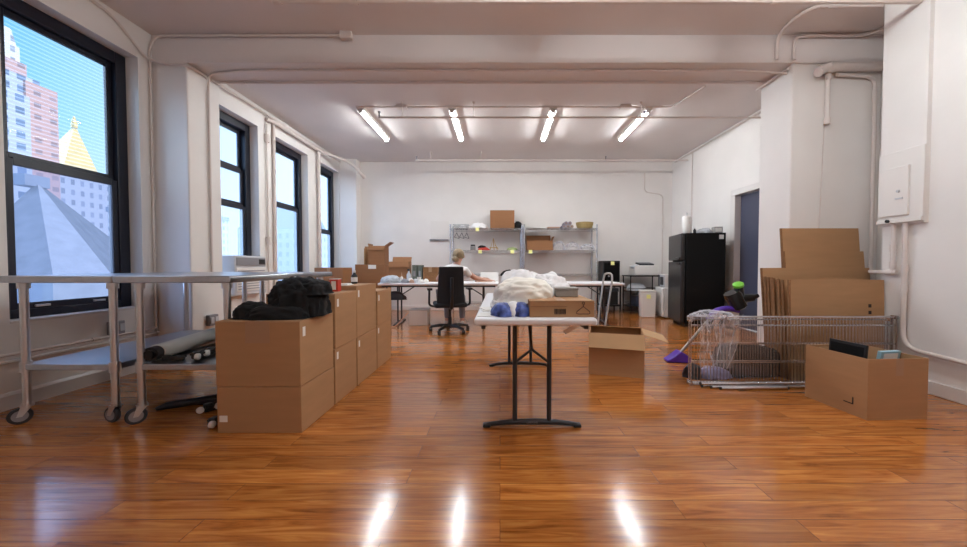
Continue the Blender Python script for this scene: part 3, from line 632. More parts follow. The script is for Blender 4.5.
# hanger box
t = closed_carton('hanger_box', 'brown cardboard box printed with a coat hanger', 0.385, 0.40, 0.098, (0.367, 2.26, ZT), R(0), None, (), False)
yf = -0.2015
b = B(); hang = [(0.125, 0.078), (0.118, 0.086), (0.124, 0.092), (0.133, 0.088), (0.132, 0.078), (0.126, 0.072), (0.126, 0.064)]
b.tube([(x, yf, z) for x, z in fil([(p[0], p[1], 0) for p in hang], 0.004) for x, z in [(x, z)]] if False else [(p[0], yf, p[1]) for p in hang], 0.0022, 6)
b.tube([(p[0], yf, p[1]) for p in [(0.126, 0.064), (0.164, 0.034), (0.166, 0.024), (0.158, 0.020), (0.094, 0.020), (0.086, 0.024), (0.088, 0.034)]], 0.0022, 6, closed=True)
b.make('hanger_print', M['ink'], t)
b = B(); x = -0.045
while x < 0.02:
    w = random.choice((0.0012, 0.002, 0.0032)); b.box(x, x + w, yf, yf + 0.001, 0.018, 0.05); x += w + random.choice((0.0012, 0.002))
b.make('barcode_print', M['ink'], t, smooth=False)
b = B(); b.box(-0.185, 0.03, yf, yf + 0.001, 0.062, 0.0635); b.make('printed_line', M['ink'], t, smooth=False)
t = thing('grey_tin', 'grey lidded tin on top of the hanger box', 'tin', (0.445, 2.36, ZT + 0.0985), R(-4))
b = B(); b.box(-0.075, 0.075, -0.06, 0.06, 0, 0.045); b.make('tin_body', M['greybox'], t, bevel=0.006)
b = B(); b.box(-0.078, 0.078, -0.063, 0.063, 0.045, 0.062); b.make('lid', M['greybox'], t, bevel=0.006)
t = thing('paper_sheet', 'white paper sheets at the near corner of the folding table', 'paper', (-0.06, 2.42, ZT), R(8))
b = B(); b.box(-0.07, 0.07, -0.10, 0.10, 0, 0.003); b.make('sheet', M['paper'], t, smooth=False)
b = B(); b.box(-0.06, 0.07, -0.06, 0.12, 0.003, 0.006, Euler((0, 0, 0.2)).to_matrix().to_4x4()); b.make('sheet', M['paper'], t, smooth=False)
t = thing('paper_sheet', 'white paper sheets beside the blue printed pouch', 'paper', (-0.075, 2.16, ZT), R(-6))
b = B(); b.box(-0.055, 0.055, -0.08, 0.08, 0, 0.004); b.make('sheet', M['paper'], t, smooth=False)

# folded hand cart behind the table
t = thing('hand_cart', 'folded aluminium hand cart with a looped handle behind the open carton', 'hand cart', (1.19, 3.96, 0), R(0))
b = B()
pl = fil([(-0.10, 0.05, 0.05), (0.05, 0.22, 0.88), (0.07, 0.23, 0.95), (0.15, 0.23, 0.95), (0.15, 0.20, 0.88), (-0.03, 0.02, 0.05)], 0.05)
b.tube(pl, 0.012, 10); b.make('handle_frame', M['alu'], t)
b = B(); b.cbox((-0.01, -0.05, 0.03), (0.18, 0.2, 0.02)); b.make('platform', M['lgrey'], t, bevel=0.006)
for s in (-1, 1):
    b = B(); b.lathe([(0.015, -0.014), (0.06, -0.014), (0.06, 0.014), (0.015, 0.014)], 20, (-0.01 + s * 0.11, 0.04, 0.06), 'x'); b.make('wheel', M['rubber'], t)
b = B(); b.cyl((-0.13, 0.04, 0.06), (0.11, 0.04, 0.06), 0.008); b.make('axle', M['alu'], t)
t = thing('white_strap', 'white strip hanging under the corner of the folding table', 'strap', (0.505, 2.34, 0.60), 0)
b = B(); b.cbox((0, 0, 0.04), (0.17, 0.012, 0.03), (0, R(-32), 0)); b.cbox((0.075, 0, 0.092), (0.03, 0.02, 0.02)); b.make('strip', M['white'], t, bevel=0.003)

# open carton on the floor behind the table
open_carton('open brown carton on the floor beside the folding table', 0.50, 0.38, 0.40, (1.150, 3.455, 0), R(-17), flaps=[('-y', 152, 0.145), ('+x', 106, 0.21), ('+y', -75, 0.10)])

# ------------------------------------------------------------------ office chair
t = thing('office_chair', 'black high backed office chair where the person sits', 'office chair', (-0.79, 5.48, 0), R(14))
b = B(); b.lathe([(0.045, 0.06), (0.05, 0.10), (0.03, 0.12), (0.028, 0.24), (0.02, 0.24), (0.02, 0.40)], 18); b.make('gas_column', M['black'], t)
b = B()
for k in range(5):
    a = 2 * PI * k / 5 + 0.3; b.tube([(0, 0, 0.09), (0.16 * math.cos(a), 0.16 * math.sin(a), 0.10), (0.31 * math.cos(a), 0.31 * math.sin(a), 0.075)], [0.03, 0.026, 0.018], 10)
b.make('star_base', M['black'], t)
for k in range(5):
    a = 2 * PI * k / 5 + 0.3; b = B(); b.lathe([(0.008, -0.025), (0.03, -0.025), (0.03, 0.025), (0.008, 0.025)], 16, (0.31 * math.cos(a), 0.31 * math.sin(a), 0.03), 'x'); b.cyl((0.31 * math.cos(a), 0.31 * math.sin(a), 0.04), (0.31 * math.cos(a), 0.31 * math.sin(a), 0.08), 0.008); b.make('caster', M['black'], t)
b = B(); b.box(-0.25, 0.25, -0.23, 0.25, 0.40, 0.47); b.make('seat', M['blackmat'], t, bevel=0.03, seg=3)
b = B()
P = []; nx, nz = 9, 12
for j in range(nz):
    z = 0.46 + 0.56 * j / (nz - 1); hw = 0.215 - 0.03 * (j / (nz - 1)); 
    for i in range(nx):
        u = 2 * i / (nx - 1) - 1; P.append((u * hw, -0.23 - 0.06 * (j / (nz - 1)) + 0.05 * u * u + 0.025 * math.sin(PI * j / (nz - 1)), z))
fs = [(j * nx + i, j * nx + i + 1, (j + 1) * nx + i + 1, (j + 1) * nx + i) for j in range(nz - 1) for i in range(nx - 1)]
b.add(P, fs); o = b.make('backrest', M['blackmat'], t); md = o.modifiers.new('thick', 'SOLIDIFY'); md.thickness = 0.03; md = o.modifiers.new('edge', 'BEVEL'); md.width = 0.008; md.segments = 2
b = B(); b.tube(fil([(0, -0.05, 0.39), (0, -0.25, 0.39), (0, -0.31, 0.55), (0, -0.315, 0.86)], 0.06), [0.03] * 13 if False else 0.026, 10); b.make('back_spine', M['black'], t)
for s in (-1, 1):
    b = B(); b.tube(fil([(s * 0.22, 0.0, 0.40), (s * 0.32, 0.0, 0.42), (s * 0.315, 0.0, 0.66)], 0.06), 0.018, 10); b.cbox((s * 0.31, 0.03, 0.675), (0.075, 0.26, 0.03)); b.make('armrest', M['black'], t, bevel=0.005)

# ------------------------------------------------------------------ person
def skin_mesh(name, m, verts, edges, parent=None, sub=2, root=0, loc=None):
    me = bpy.data.meshes.new(name); me.from_pydata([v[:3] for v in verts], edges, []); me.materials.append(m)
    o = bpy.data.objects.new(name, me); COL.objects.link(o)
    if parent: o.parent = parent
    if loc: o.location = loc
    sk = o.modifiers.new('skin', 'SKIN'); sk.use_smooth_shade = True
    for i, v in enumerate(verts):
        r = v[3]; me.skin_vertices[0].data[i].radius = r if isinstance(r, tuple) else (r, r); me.skin_vertices[0].data[i].use_root = (i == root)
    md = o.modifiers.new('smooth', 'SUBSURF'); md.levels = sub; md.render_levels = sub
    # bake the modifiers down to one plain mesh
    dg = bpy.context.evaluated_depsgraph_get(); dg.update(); ev = o.evaluated_get(dg); nm = bpy.data.meshes.new_from_object(ev)
    o.modifiers.clear(); o.data = nm; bpy.data.meshes.remove(me)
    for p in nm.polygons: p.use_smooth = True
    nm.name = name; 
    return o
px, py = -0.79, 5.62
t = thing('person', 'person with tied blond hair in a white top seated at the far desk', 'person', (px, py, 0))
V = []; E_ = []
def nv(x, y, z, r, link=None):
    V.append((x, y, z, r)); i = len(V) - 1
    if link is not None: E_.append((link, i))
    return i
pel = nv(0, 0.0, 0.56, (0.12, 0.12)); wa = nv(0.01, 0.05, 0.72, (0.09, 0.09), pel); ch = nv(0.03, 0.11, 0.88, (0.095, 0.095), wa); sh = nv(0.05, 0.14, 0.99, (0.07, 0.07), ch)
nk = nv(0.08, 0.17, 1.06, 0.05, sh); nk2 = nv(0.09, 0.185, 1.10, 0.05, nk)
h1 = nv(0.10, 0.20, 1.16, (0.07, 0.082), nk2); h2 = nv(0.105, 0.205, 1.225, (0.075, 0.092), h1); h3 = nv(0.105, 0.20, 1.27, (0.045, 0.055), h2)
def arm(s, elbow, wrist, hand):
    a = nv(0.05 + s * 0.165, 0.135, 0.965, 0.055, sh); b_ = nv(*elbow, 0.043, a); c = nv(*wrist, 0.026, b_); d = nv(*hand, (0.034, 0.018), c); return d, Vector(hand), (Vector(hand) - Vector(wrist)).normalized()
hR = arm(1, (0.37, 0.25, 0.83), (0.56, 0.45, 0.79), (0.63, 0.51, 0.778))
hL = arm(-1, (-0.25, 0.17, 0.80), (-0.13, 0.42, 0.785), (-0.09, 0.50, 0.778))
for s in (-1, 1):
    k = nv(s * 0.10, 0.10, 0.53, 0.085, pel); k2 = nv(s * 0.13, 0.40, 0.51, 0.062, k); k3 = nv(s * 0.13, 0.44, 0.28, 0.05, k2); k4 = nv(s * 0.13, 0.44, 0.09, 0.035, k3); nv(s * 0.14, 0.56, 0.045, (0.042, 0.03), k4)
for (hd, hp, dr) in (hR, hL):
    side = dr.cross(Vector((0, 0, 1))).normalized()
    for q in range(4):
        o_ = side * (0.013 * (q - 1.5)); L = (0.06, 0.07, 0.066, 0.052)[q]
        f1 = hp + dr * 0.035 + o_; f2 = f1 + dr * L * 0.55 + Vector((0, 0, 0.004)); f3 = f2 + dr * L * 0.45 + Vector((0, 0, -0.012))
        i1 = nv(*f1, 0.008, hd); i2 = nv(*f2, 0.0075, i1); nv(*f3, 0.006, i2)
    s = -1 if hp.x > 0 else 1
    th1 = hp + side * s * 0.03 + dr * 0.005; i1 = nv(*th1, 0.010, hd); nv(*(th1 + side * s * 0.022 + dr * 0.035), 0.008, i1)
skin_mesh('body', M['skin'], V, E_, t, 2, 0)
# clothing
V2 = []; E2 = []
def nv2(x, y, z, r, link=None):
    V2.append((x, y, z, r)); i = len(V2) - 1
    if link is not None: E2.append((link, i))
    return i
a0 = nv2(0, 0.0, 0.55, (0.17, 0.15)); a1 = nv2(0.01, 0.05, 0.72, (0.15, 0.13), a0); a2 = nv2(0.03, 0.11, 0.88, (0.165, 0.135), a1); a3 = nv2(0.05, 0.14, 0.99, (0.135, 0.11), a2); a4 = nv2(0.07, 0.158, 1.04, (0.075, 0.075), a3)
for s, e in ((1, (0.30, 0.18, 0.855)), (-1, (-0.185, 0.15, 0.83))):
    q = nv2(0.05 + s * 0.165, 0.135, 0.965, 0.068, a3); nv2(*e, 0.058, q)
skin_mesh('top', M['whitecloth'], V2, E2, t, 2, 0)
V3 = [(0, 0, 0.555, (0.178, 0.132))]; E3 = []
for s in (-1, 1):
    i = len(V3); V3 += [(s * 0.10, 0.10, 0.53, 0.096), (s * 0.13, 0.40, 0.51, 0.072), (s * 0.13, 0.44, 0.28, 0.06), (s * 0.13, 0.44, 0.11, 0.05)]; E3 += [(0, i), (i, i + 1), (i + 1, i + 2), (i + 2, i + 3)]
skin_mesh('trousers', M['jeans'], V3, E3, t, 2, 0)
o = heap('hair', M['hair'], 0.093, 0.085, 0.105, 31, t, (0.103, 0.158, 1.155), 0, amp=0.07, flat=-0.55, sub=4)
o = heap('hair_bun', M['hair'], 0.05, 0.04, 0.05, 32, t, (0.06, 0.095, 1.10), 0, amp=0.15, flat=-0.9, sub=4)
fc = Vector((0.107, 0.205, 1.205))
for s in (-1, 1):
    b = B(); b.lathe([(0.002, -0.008), (0.008, -0.005), (0.01, 0), (0.008, 0.005), (0.002, 0.008)], 12, (fc.x + s * 0.03, fc.y + 0.082, fc.z), 'y'); b.make('eye', M['ink'], t)
    b = B(); b.lathe([(0.004, -0.03), (0.016, -0.02), (0.018, 0.01), (0.006, 0.03)], 10, (fc.x + s * 0.078, fc.y - 0.005, fc.z - 0.01)); b.make('ear', M['skin'], t)
b = B(); b.tube([(fc.x, fc.y + 0.085, fc.z), (fc.x, fc.y + 0.105, fc.z - 0.03), (fc.x, fc.y + 0.088, fc.z - 0.04)], [0.006, 0.012, 0.007], 10); b.make('nose', M['skin'], t)
b = B(); b.tube([(fc.x - 0.02, fc.y + 0.078, fc.z - 0.062), (fc.x, fc.y + 0.086, fc.z - 0.062), (fc.x + 0.02, fc.y + 0.078, fc.z - 0.062)], 0.005, 8); b.make('mouth', M['red'], t)
for s in (-1, 1):
    b = B(); b.tube([(s * 0.13, 0.40, 0.04), (s * 0.14, 0.5, 0.045), (s * 0.145, 0.62, 0.035)], [0.04, 0.045, 0.035], 10); b.make('shoe', M['white'], t)

# ------------------------------------------------------------------ things on the far desk
def mesh_thing(bb, name, m, label, cat, loc, rz=0, group=None, **k):
    o = bb.make(name, M[m], None, loc=loc, rot=(0, 0, rz), **k); tag(o, label, cat, group); return o
tag(heap('plastic_bundle', mat('grey poly bag', (176, 182, 190), 0.35, var=0.15, scale=18), 0.17, 0.12, 0.10, 41, None, (-1.90, 6.09, ZT), 0, amp=0.22), 'crumpled grey plastic bag at the free end of the far desk', 'plastic bag')
t = thing('spray_bottle', 'white spray bottle standing near the dark storage box', 'bottle', (-1.66, 6.35, ZT))
b = B(); b.lathe([(0.036, 0), (0.04, 0.01), (0.04, 0.13), (0.016, 0.18), (0.015, 0.2)], 18); b.make('bottle_body', M['lgrey'], t)
b = B(); b.cbox((0, -0.015, 0.22), (0.03, 0.08, 0.04)); b.make('trigger', M['black'], t, bevel=0.008)
t = thing('glue_bottle', 'slim white bottle with a pointed nozzle on the far desk', 'bottle', (-1.72, 6.10, ZT))
b = B(); b.lathe([(0.022, 0), (0.025, 0.006), (0.025, 0.09), (0.012, 0.11)], 16); b.make('bottle_body', M['white'], t)
b = B(); b.lathe([(0.012, 0.11), (0.010, 0.13), (0.003, 0.18)], 12); b.make('nozzle', M['tan'], t)
t = thing('paper_cup', 'small white paper cup among the clutter on the far desk', 'cup', (-1.42, 6.12, ZT))
b = B(); b.lathe([(0.027, 0), (0.038, 0.1), (0.036, 0.1), (0.025, 0.006)], 18); b.make('cup_wall', M['paper'], t)
desk = [(-1.64, 6.03, .06, .035, 'grey'), (-1.56, 6.10, .05, .04, 'white'), (-1.52, 6.02, .05, .03, 'tan'), (-1.47, 6.05, .045, .035, 'lgrey'), (-1.36, 6.04, .06, .03, 'white'), (-1.30, 6.12, .05, .035, 'paper')]
dl = ['grey tape dispenser sized lump closest to the plastic bag on the far desk', 'white crumpled wrap behind the tan pad on the far desk', 'tan crumpled pad at the front edge of the far desk', 'pale grey crumpled wrap in the middle of the desk clutter', 'white crumpled wrap next to the chair on the far desk', 'white paper wad just past the paper cup on the far desk']
dl[0] = 'grey crumpled wrap closest to the plastic bag on the far desk'
for k, (x, y, r, h, m) in enumerate(desk):
    tag(heap('wrapping', M[m], r, r * 0.8, h * 1.6, 50 + k, None, (x, y, ZT), k, amp=0.25, sub=3), dl[k], 'wrapping', 'clutter on the far desk')
t = thing('pattern_sheet', 'large white paper sheet under the hand of the person', 'paper', (-0.22, 6.22, ZT), R(-6))
b = B(); b.box(-0.17, 0.15, -0.13, 0.15, 0, 0.003); b.make('sheet', M['paper'], t, smooth=False)
t = thing('white_screen', 'white upright board leaning at the back of the far desk', 'board', (-0.20, 6.58, ZT))
b = B(); b.cbox((0, 0, 0.085), (0.34, 0.012, 0.17), (R(-12), 0, 0)); b.make('board', M['paper'], t, bevel=0.003); b = B(); b.cbox((0, 0.05, 0.05), (0.05, 0.09, 0.012), (R(35), 0, 0)); b.make('prop', M['paper'], t)
tag(heap('fabric_swatch', M['tan'], 0.13, 0.07, 0.06, 61, None, (-0.30, 6.42, ZT), 0.3, amp=0.25, sub=4), 'pinkish tan fabric in front of the white upright board', 'fabric')
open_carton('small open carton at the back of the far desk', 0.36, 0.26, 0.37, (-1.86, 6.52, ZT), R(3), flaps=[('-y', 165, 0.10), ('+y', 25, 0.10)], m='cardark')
for k, (x, lb) in enumerate([(-1.585, 'grey green file box beside the small open carton'), (-1.485, 'grey green file box touching the dark storage box')]):
    t = thing('file_box', lb, 'file box', (x, 6.55, ZT), 0, 'file boxes on the far desk')
    b = B(); b.box(-0.042, 0.042, -0.1, 0.1, 0, 0.31); b.make('case', M['darkgreen'], t, bevel=0.008)
    b = B(); b.box(-0.02, 0.02, -0.102, -0.1, 0.10, 0.2); b.make('spine_label', M['grey'], t)
closed_carton('storage_box', 'dark brown storage box on the far desk behind the paper cup', 0.27, 0.22, 0.27, (-1.29, 6.56, ZT), 0, None, (), True, 'cardedge')
t = thing('hanging_bag', 'black bag hanging under the free end of the far desk', 'bag', (-1.86, 6.10, 0.44))
heap('bag_body', M['darkbag'], 0.21, 0.09, 0.12, 63, t, (0, 0, 0), 0, amp=0.15, sub=4)
for s in (-0.12, 0.1):
    b = B(); b.tube([(s, 0, 0.12), (s, 0.0, 0.2585)], 0.012, 8); b.make('strap', M['black'], t)
t = thing('storage_bin', 'white plastic bin on the floor under the far desk', 'bin', (-1.42, 6.16, 0))
b = B(); b.tray(-0.16, 0.16, -0.13, 0.13, 0, 0.26, 0.006); b.make('tub', M['white'], t, bevel=0.004)
b = B(); b.box(-0.168, 0.168, -0.138, 0.138, 0.26, 0.28); b.make('lid', M['lgrey'], t, bevel=0.006)
pipe('extension_cord', [(-1.62, 6.55, 0.01), (-1.55, 6.5, 0.25), (-1.62, 6.0, 0.2), (-1.75, 5.85, 0.012), (-1.9, 5.8, 0.012)], 0.008, 'tan extension cord looping to the floor beneath the far desk', rad=0.15, m='tan', cat='cord')

# cartons stored behind the desk
GB = 'cartons stored by the corner pier'
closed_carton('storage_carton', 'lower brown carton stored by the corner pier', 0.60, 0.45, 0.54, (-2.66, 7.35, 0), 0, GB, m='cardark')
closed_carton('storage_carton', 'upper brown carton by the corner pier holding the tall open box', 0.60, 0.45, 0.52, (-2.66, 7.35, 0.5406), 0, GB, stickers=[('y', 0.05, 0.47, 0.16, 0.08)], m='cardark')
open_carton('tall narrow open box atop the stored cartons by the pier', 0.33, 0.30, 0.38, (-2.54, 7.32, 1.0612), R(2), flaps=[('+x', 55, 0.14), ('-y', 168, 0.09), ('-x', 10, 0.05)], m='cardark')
t = thing('folded_cardboard', 'folded cardboard standing next to the tall narrow open box', 'cardboard', (-2.80, 7.38, 1.0612))
b = B(); b.cbox((0, 0, 0.19), (0.10, 0.012, 0.38), (R(4), 0, 0)); b.make('panel', M['card'], t); b = B(); b.cbox((-0.04, -0.03, 0.17), (0.012, 0.08, 0.34)); b.make('fold', M['cardin'], t)
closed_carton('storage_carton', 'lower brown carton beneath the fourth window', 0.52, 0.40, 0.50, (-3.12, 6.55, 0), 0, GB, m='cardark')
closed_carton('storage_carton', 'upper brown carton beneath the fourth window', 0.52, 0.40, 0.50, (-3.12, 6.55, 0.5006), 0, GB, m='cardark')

# ------------------------------------------------------------------ window air conditioner
t = thing('air_conditioner', 'white air conditioner sitting in the second window', 'air conditioner', (-3.60, 4.86, ZW0 + 0.0205))
b = B(); b.box(-0.08, 0.14, -0.30, 0.30, 0.0, 0.40); b.make('case', M['lgrey'], t, bevel=0.012); t.scale = (1, 1, 1.34)
b = B(); b.box(0.14, 0.147, -0.28, 0.28, 0.04, 0.28)
b.make('grille_panel', M['white'], t, bevel=0.004)
b = B()
for k in range(8): b.box(0.147, 0.152, -0.26, 0.26, 0.06 + 0.026 * k, 0.068 + 0.026 * k)
b.make('louvres', M['grey'], t)
b = B(); b.box(0.14, 0.15, -0.28, 0.28, 0.30, 0.38); b.make('vent_strip', M['grey'], t, bevel=0.003)
b = B(); b.box(0.15, 0.154, 0.14, 0.26, 0.315, 0.365); b.make('control_panel', M['black'], t)

# ------------------------------------------------------------------ whiteboard
t = thing('whiteboard', 'small whiteboard with a grey tray on the end wall', 'whiteboard', (-1.38, YB, 1.64))
b = B(); b.box(-0.21, 0.21, -0.012, 0, 0.0, 0.42); b.make('panel', M['white'], t, bevel=0.003)
b = B(); b.box(-0.23, 0.20, -0.05, 0, -0.03, 0.0); b.make('pen_tray', M['grey'], t, bevel=0.004)

# ------------------------------------------------------------------ wire racks
def rack(label, x0, x1, levels, yb=8.02, d=0.45):
    w = (x1 - x0) / 2; t = thing('wire_rack', label, 'shelving', ((x0 + x1) / 2, yb - d / 2, 0), group='chrome wire racks on the end wall')
    for sx in (-1, 1):
        for sy in (-1, 1):
            b = B(); b.cyl((sx * (w - 0.015), sy * (d / 2 - 0.015), 0.0), (sx * (w - 0.015), sy * (d / 2 - 0.015), 1.92), 0.0145, n=12); b.cyl((sx * (w - 0.015), sy * (d / 2 - 0.015), 1.92), (sx * (w - 0.015), sy * (d / 2 - 0.015), 1.93), 0.017, n=12); b.make('post', M['chrome'], t)
    for z in levels:
        b = B()
        for y in (-d / 2 + 0.015, d / 2 - 0.015):
            b.cyl((-w + 0.015, y, z), (w - 0.015, y, z), 0.005, n=6); b.cyl((-w + 0.015, y, z - 0.032), (w - 0.015, y, z - 0.032), 0.005, n=6)
        for x in (-w + 0.015, w - 0.015):
            b.cyl((x, -d / 2 + 0.015, z), (x, d / 2 - 0.015, z), 0.005, n=6); b.cyl((x, -d / 2 + 0.015, z - 0.032), (x, d / 2 - 0.015, z - 0.032), 0.005, n=6)
        n = int(2 * w / 0.03)
        for k in range(1, n):
            x = -w + 2 * w * k / n; b.cyl((x, -d / 2 + 0.015, z), (x, d / 2 - 0.015, z), 0.0022, n=4)
        nz_ = int(2 * w / 0.06); zig = [(-w + 0.015 + (2 * w - 0.03) * k / nz_, -d / 2 + 0.015, z if k % 2 else z - 0.032) for k in range(nz_ + 1)]
        b.tube(zig, 0.002, 4)
        b.make('shelf', M['chrome'], t)
LV = (0.20, 0.845, 1.365, 1.845)
rack('chrome wire rack behind the person, with a carton on top', -1.09, 0.49, LV)
rack('chrome wire rack with the straw basket on top', 0.51, 2.12, LV)
yr = 7.80; ys = 7.57
z1, z2 = 1.851, 1.371
GN = 'yellow sticky notes'
def note(x, z, label, y=ys - 0.0065, rz=0):
    b = B(); b.box(-0.038, 0.038, -0.001, 0.0, -0.076, 0); o = b.make('sticky_note', M['note'], None, smooth=False, loc=(x, y, z), rot=(R(-3), 0, rz)); tag(o, label, 'sticky note', GN)
note(-0.49, 1.855, 'yellow sticky note on the top shelf edge below the white wrap')
note(-0.43, 1.375, 'yellow sticky note on the middle shelf edge below the red garment')
note(0.265, 1.375, 'yellow sticky note on the middle shelf edge below the green pouch')
note(0.66, 1.375, 'yellow sticky note on the middle shelf edge below the tipped carton')
# rack with the person: top shelf
t = thing('wire_basket', 'grey wire basket on the rack top shelf over the person', 'basket', (-0.86, yr, z1))
b = B()
for z, s in ((0.003, 0.8), (0.045, 0.92), (0.09, 1.0)):
    b.tube(fil([(-0.17 * s, -0.12 * s, z), (0.17 * s, -0.12 * s, z), (0.17 * s, 0.12 * s, z), (-0.17 * s, 0.12 * s, z), (-0.17 * s, -0.119 * s, z)], 0.03), 0.004, 6)
for k in range(17):
    u = -0.16 + 0.02 * k; b.tube([(u, -0.12, 0.09), (u * 0.8, -0.096, 0.003), (u * 0.8, 0.096, 0.003), (u, 0.12, 0.09)], 0.002, 4)
b.make('wire_body', M['grey'], t)
tag(heap('cloth_roll', M['whitecloth'], 0.08, 0.06, 0.06, 71, None, (-0.83, yr, z1 + 0.006), 0, amp=0.2, sub=3), 'white cloth inside the grey wire basket', 'cloth')
tag(heap('bubble_wrap', M['whitecloth'], 0.18, 0.13, 0.11, 72, None, (-0.45, yr, z1), 0, amp=0.25, sub=4, fold=0.22, freq=1.8), 'white crumpled wrap on the rack between basket and carton', 'wrapping')
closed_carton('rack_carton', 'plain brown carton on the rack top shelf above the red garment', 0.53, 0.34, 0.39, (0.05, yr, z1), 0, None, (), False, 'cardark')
tag(heap('black_cloth', M['blackcloth'], 0.10, 0.12, 0.13, 73, None, (0.40, yr, z1), 0, amp=0.2, sub=4), 'black folded cloth at the rack joint next to the plain carton', 'cloth')
for k in range(3):
    x = -0.95 + 0.11 * k
    t = thing('clothes_hanger', ['black clothes hanger under the basket, closest to the whiteboard', 'black clothes hanger under the middle of the basket', 'black clothes hanger under the basket, closest to the first sticky note'][k], 'hanger', (x, yr - 0.1, 1.835), R(80), 'hangers below the wire basket')
    b = B(); b.tube(fil([(-0.02, 0, -0.02), (-0.012, 0, 0.012), (0.012, 0, 0.012), (0.012, 0, -0.03), (0, 0, -0.05), (0, 0, -0.08)], 0.01), 0.003, 6); b.make('hook', M['grey'], t)
    b = B(); b.tube(fil([(0, 0, -0.08), (0.19, 0, -0.19), (-0.19, 0, -0.19), (0, 0, -0.08)], 0.02), 0.005, 6); b.make('shoulder', M['black'], t)
t = thing('grey_jar', 'grey jar with a dark lid on the rack middle shelf', 'jar', (-0.60, yr - 0.05, z2)); b = B(); b.lathe([(0.055, 0), (0.06, 0.01), (0.06, 0.09), (0.045, 0.10)], 18); b.make('jar_body', M['greybox'], t); b = B(); b.lathe([(0.05, 0.10), (0.052, 0.105), (0.052, 0.125), (0.046, 0.13)], 18); b.make('lid', M['black'], t)
t = thing('red_garment', 'red and black folded garment on the rack middle shelf', 'garment', (-0.38, yr - 0.05, z2)); heap('red_fold', M['red'], 0.13, 0.10, 0.06, 75, t, (0.02, 0, 0), 0, amp=0.15, sub=4); heap('black_fold', M['blackcloth'], 0.09, 0.09, 0.05, 76, t, (-0.02, 0.02, 0.055), 0, amp=0.15, sub=4)
t = thing('wire_easel', 'gold triangular wire easel on the rack middle shelf', 'easel', (-0.13, yr - 0.05, z2))
b = B(); b.tube([(-0.09, -0.04, 0.005), (-0.02, 0.0, 0.27), (0.07, -0.04, 0.005)], 0.008, 8); b.tube([(-0.02, 0, 0.27), (0.0, 0.10, 0.005)], 0.008, 8); b.make('easel_legs', M['gold'], t)
b = B(); b.tube([(-0.10, -0.05, 0.06), (0.08, -0.05, 0.06)], 0.007, 8); b.tube([(0.02, -0.02, 0.12), (0.09, -0.03, 0.03)], 0.007, 8); b.make('ledge_bar', M['gold'], t)
tag(heap('green_pouch', mat('pale green pouch', (150, 165, 110), 0.5, var=0.2, scale=30), 0.11, 0.09, 0.06, 77, None, (0.27, yr - 0.05, z2), 0, amp=0.2, sub=4), 'pale green pouch on the rack middle shelf beside the joint', 'pouch')
# rack with the basket
t = thing('paper_pile', 'white papers flat on the rack top shelf past the joint', 'paper', (0.80, yr, z1)); 
for k in range(4):
    b = B(); b.box(-0.2, 0.18, -0.13, 0.13, 0.008 * k, 0.008 * k + 0.007, Euler((0, 0, 0.12 * (k - 1.5))).to_matrix().to_4x4()); b.make('sheet', M['paper'], t, smooth=False)
t = thing('tool_tray', 'low tan tray of small tools on the rack top shelf', 'tray', (1.18, yr - 0.03, z1)); b = B(); b.tray(-0.13, 0.13, -0.10, 0.10, 0, 0.035, 0.005); b.make('tray_body', M['tan'], t); b = B(); b.cyl((-0.09, -0.03, 0.03), (0.10, 0.02, 0.04), 0.009, n=8); b.make('handle', M['leg'], t)
GR = 'rolled fabrics on the rack'
for k, (dx, dz) in enumerate([(0, 0), (0.085, 0), (0.17, 0), (0.045, 0.07), (0.13, 0.07)]):
    t = thing('fabric_roll', ['purple grey fabric roll, lower row, next to the tool tray', 'purple grey fabric roll in the middle of the lower row', 'purple grey fabric roll, lower row, next to the straw basket', 'purple grey fabric roll, upper row, next to the tool tray', 'purple grey fabric roll, upper row, next to the straw basket'][k], 'fabric roll', (1.40 + dx, yr, z1 + dz), 0, GR)
    b = B(); b.cyl((0, -0.15, 0.041), (0, 0.15, 0.041), 0.0405, n=16); b.make('roll', mat('purple grey fabric', (140 + 12 * (k % 3), 130 + 10 * (k % 3), 142), 0.8) if k < 3 else bpy.data.materials['purple grey fabric'], t); b = B(); b.cyl((0, -0.155, 0.041), (0, -0.15, 0.041), 0.015, n=12); b.make('core', M['cardedge'], t)
t = thing('straw_basket', 'shallow woven straw basket at the end of the rack top shelf', 'basket', (1.88, yr - 0.02, z1))
b = B(); b.lathe([(0.13, 0), (0.155, 0.01), (0.185, 0.09), (0.19, 0.13), (0.18, 0.13), (0.172, 0.09), (0.145, 0.02), (0.12, 0.012)], 28); b.make('basket_body', M['straw'], t)
b = B(); b.tube([(0.186 * math.cos(2 * PI * k / 28), 0.186 * math.sin(2 * PI * k / 28), 0.132) for k in range(28)], 0.008, 8, closed=True); b.make('rim', M['straw'], t)
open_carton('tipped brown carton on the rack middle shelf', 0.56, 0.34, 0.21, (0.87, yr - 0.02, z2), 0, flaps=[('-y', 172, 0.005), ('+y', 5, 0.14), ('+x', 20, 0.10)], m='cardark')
for k, (x, s, lb) in enumerate([(1.30, 0.15, 'clear plastic bag on the rack middle shelf next to the tipped carton'), (1.62, 0.17, 'clear plastic bag in the middle of the rack shelf'), (1.95, 0.15, 'clear plastic bag at the end of the rack middle shelf')]):
    tag(heap('plastic_bag', M['film'], s, 0.13, 0.16 - 0.02 * k, 80 + k, None, (x, yr, z2), 0, amp=0.25, sub=4), lb, 'plastic bag', 'clear bags on the rack')

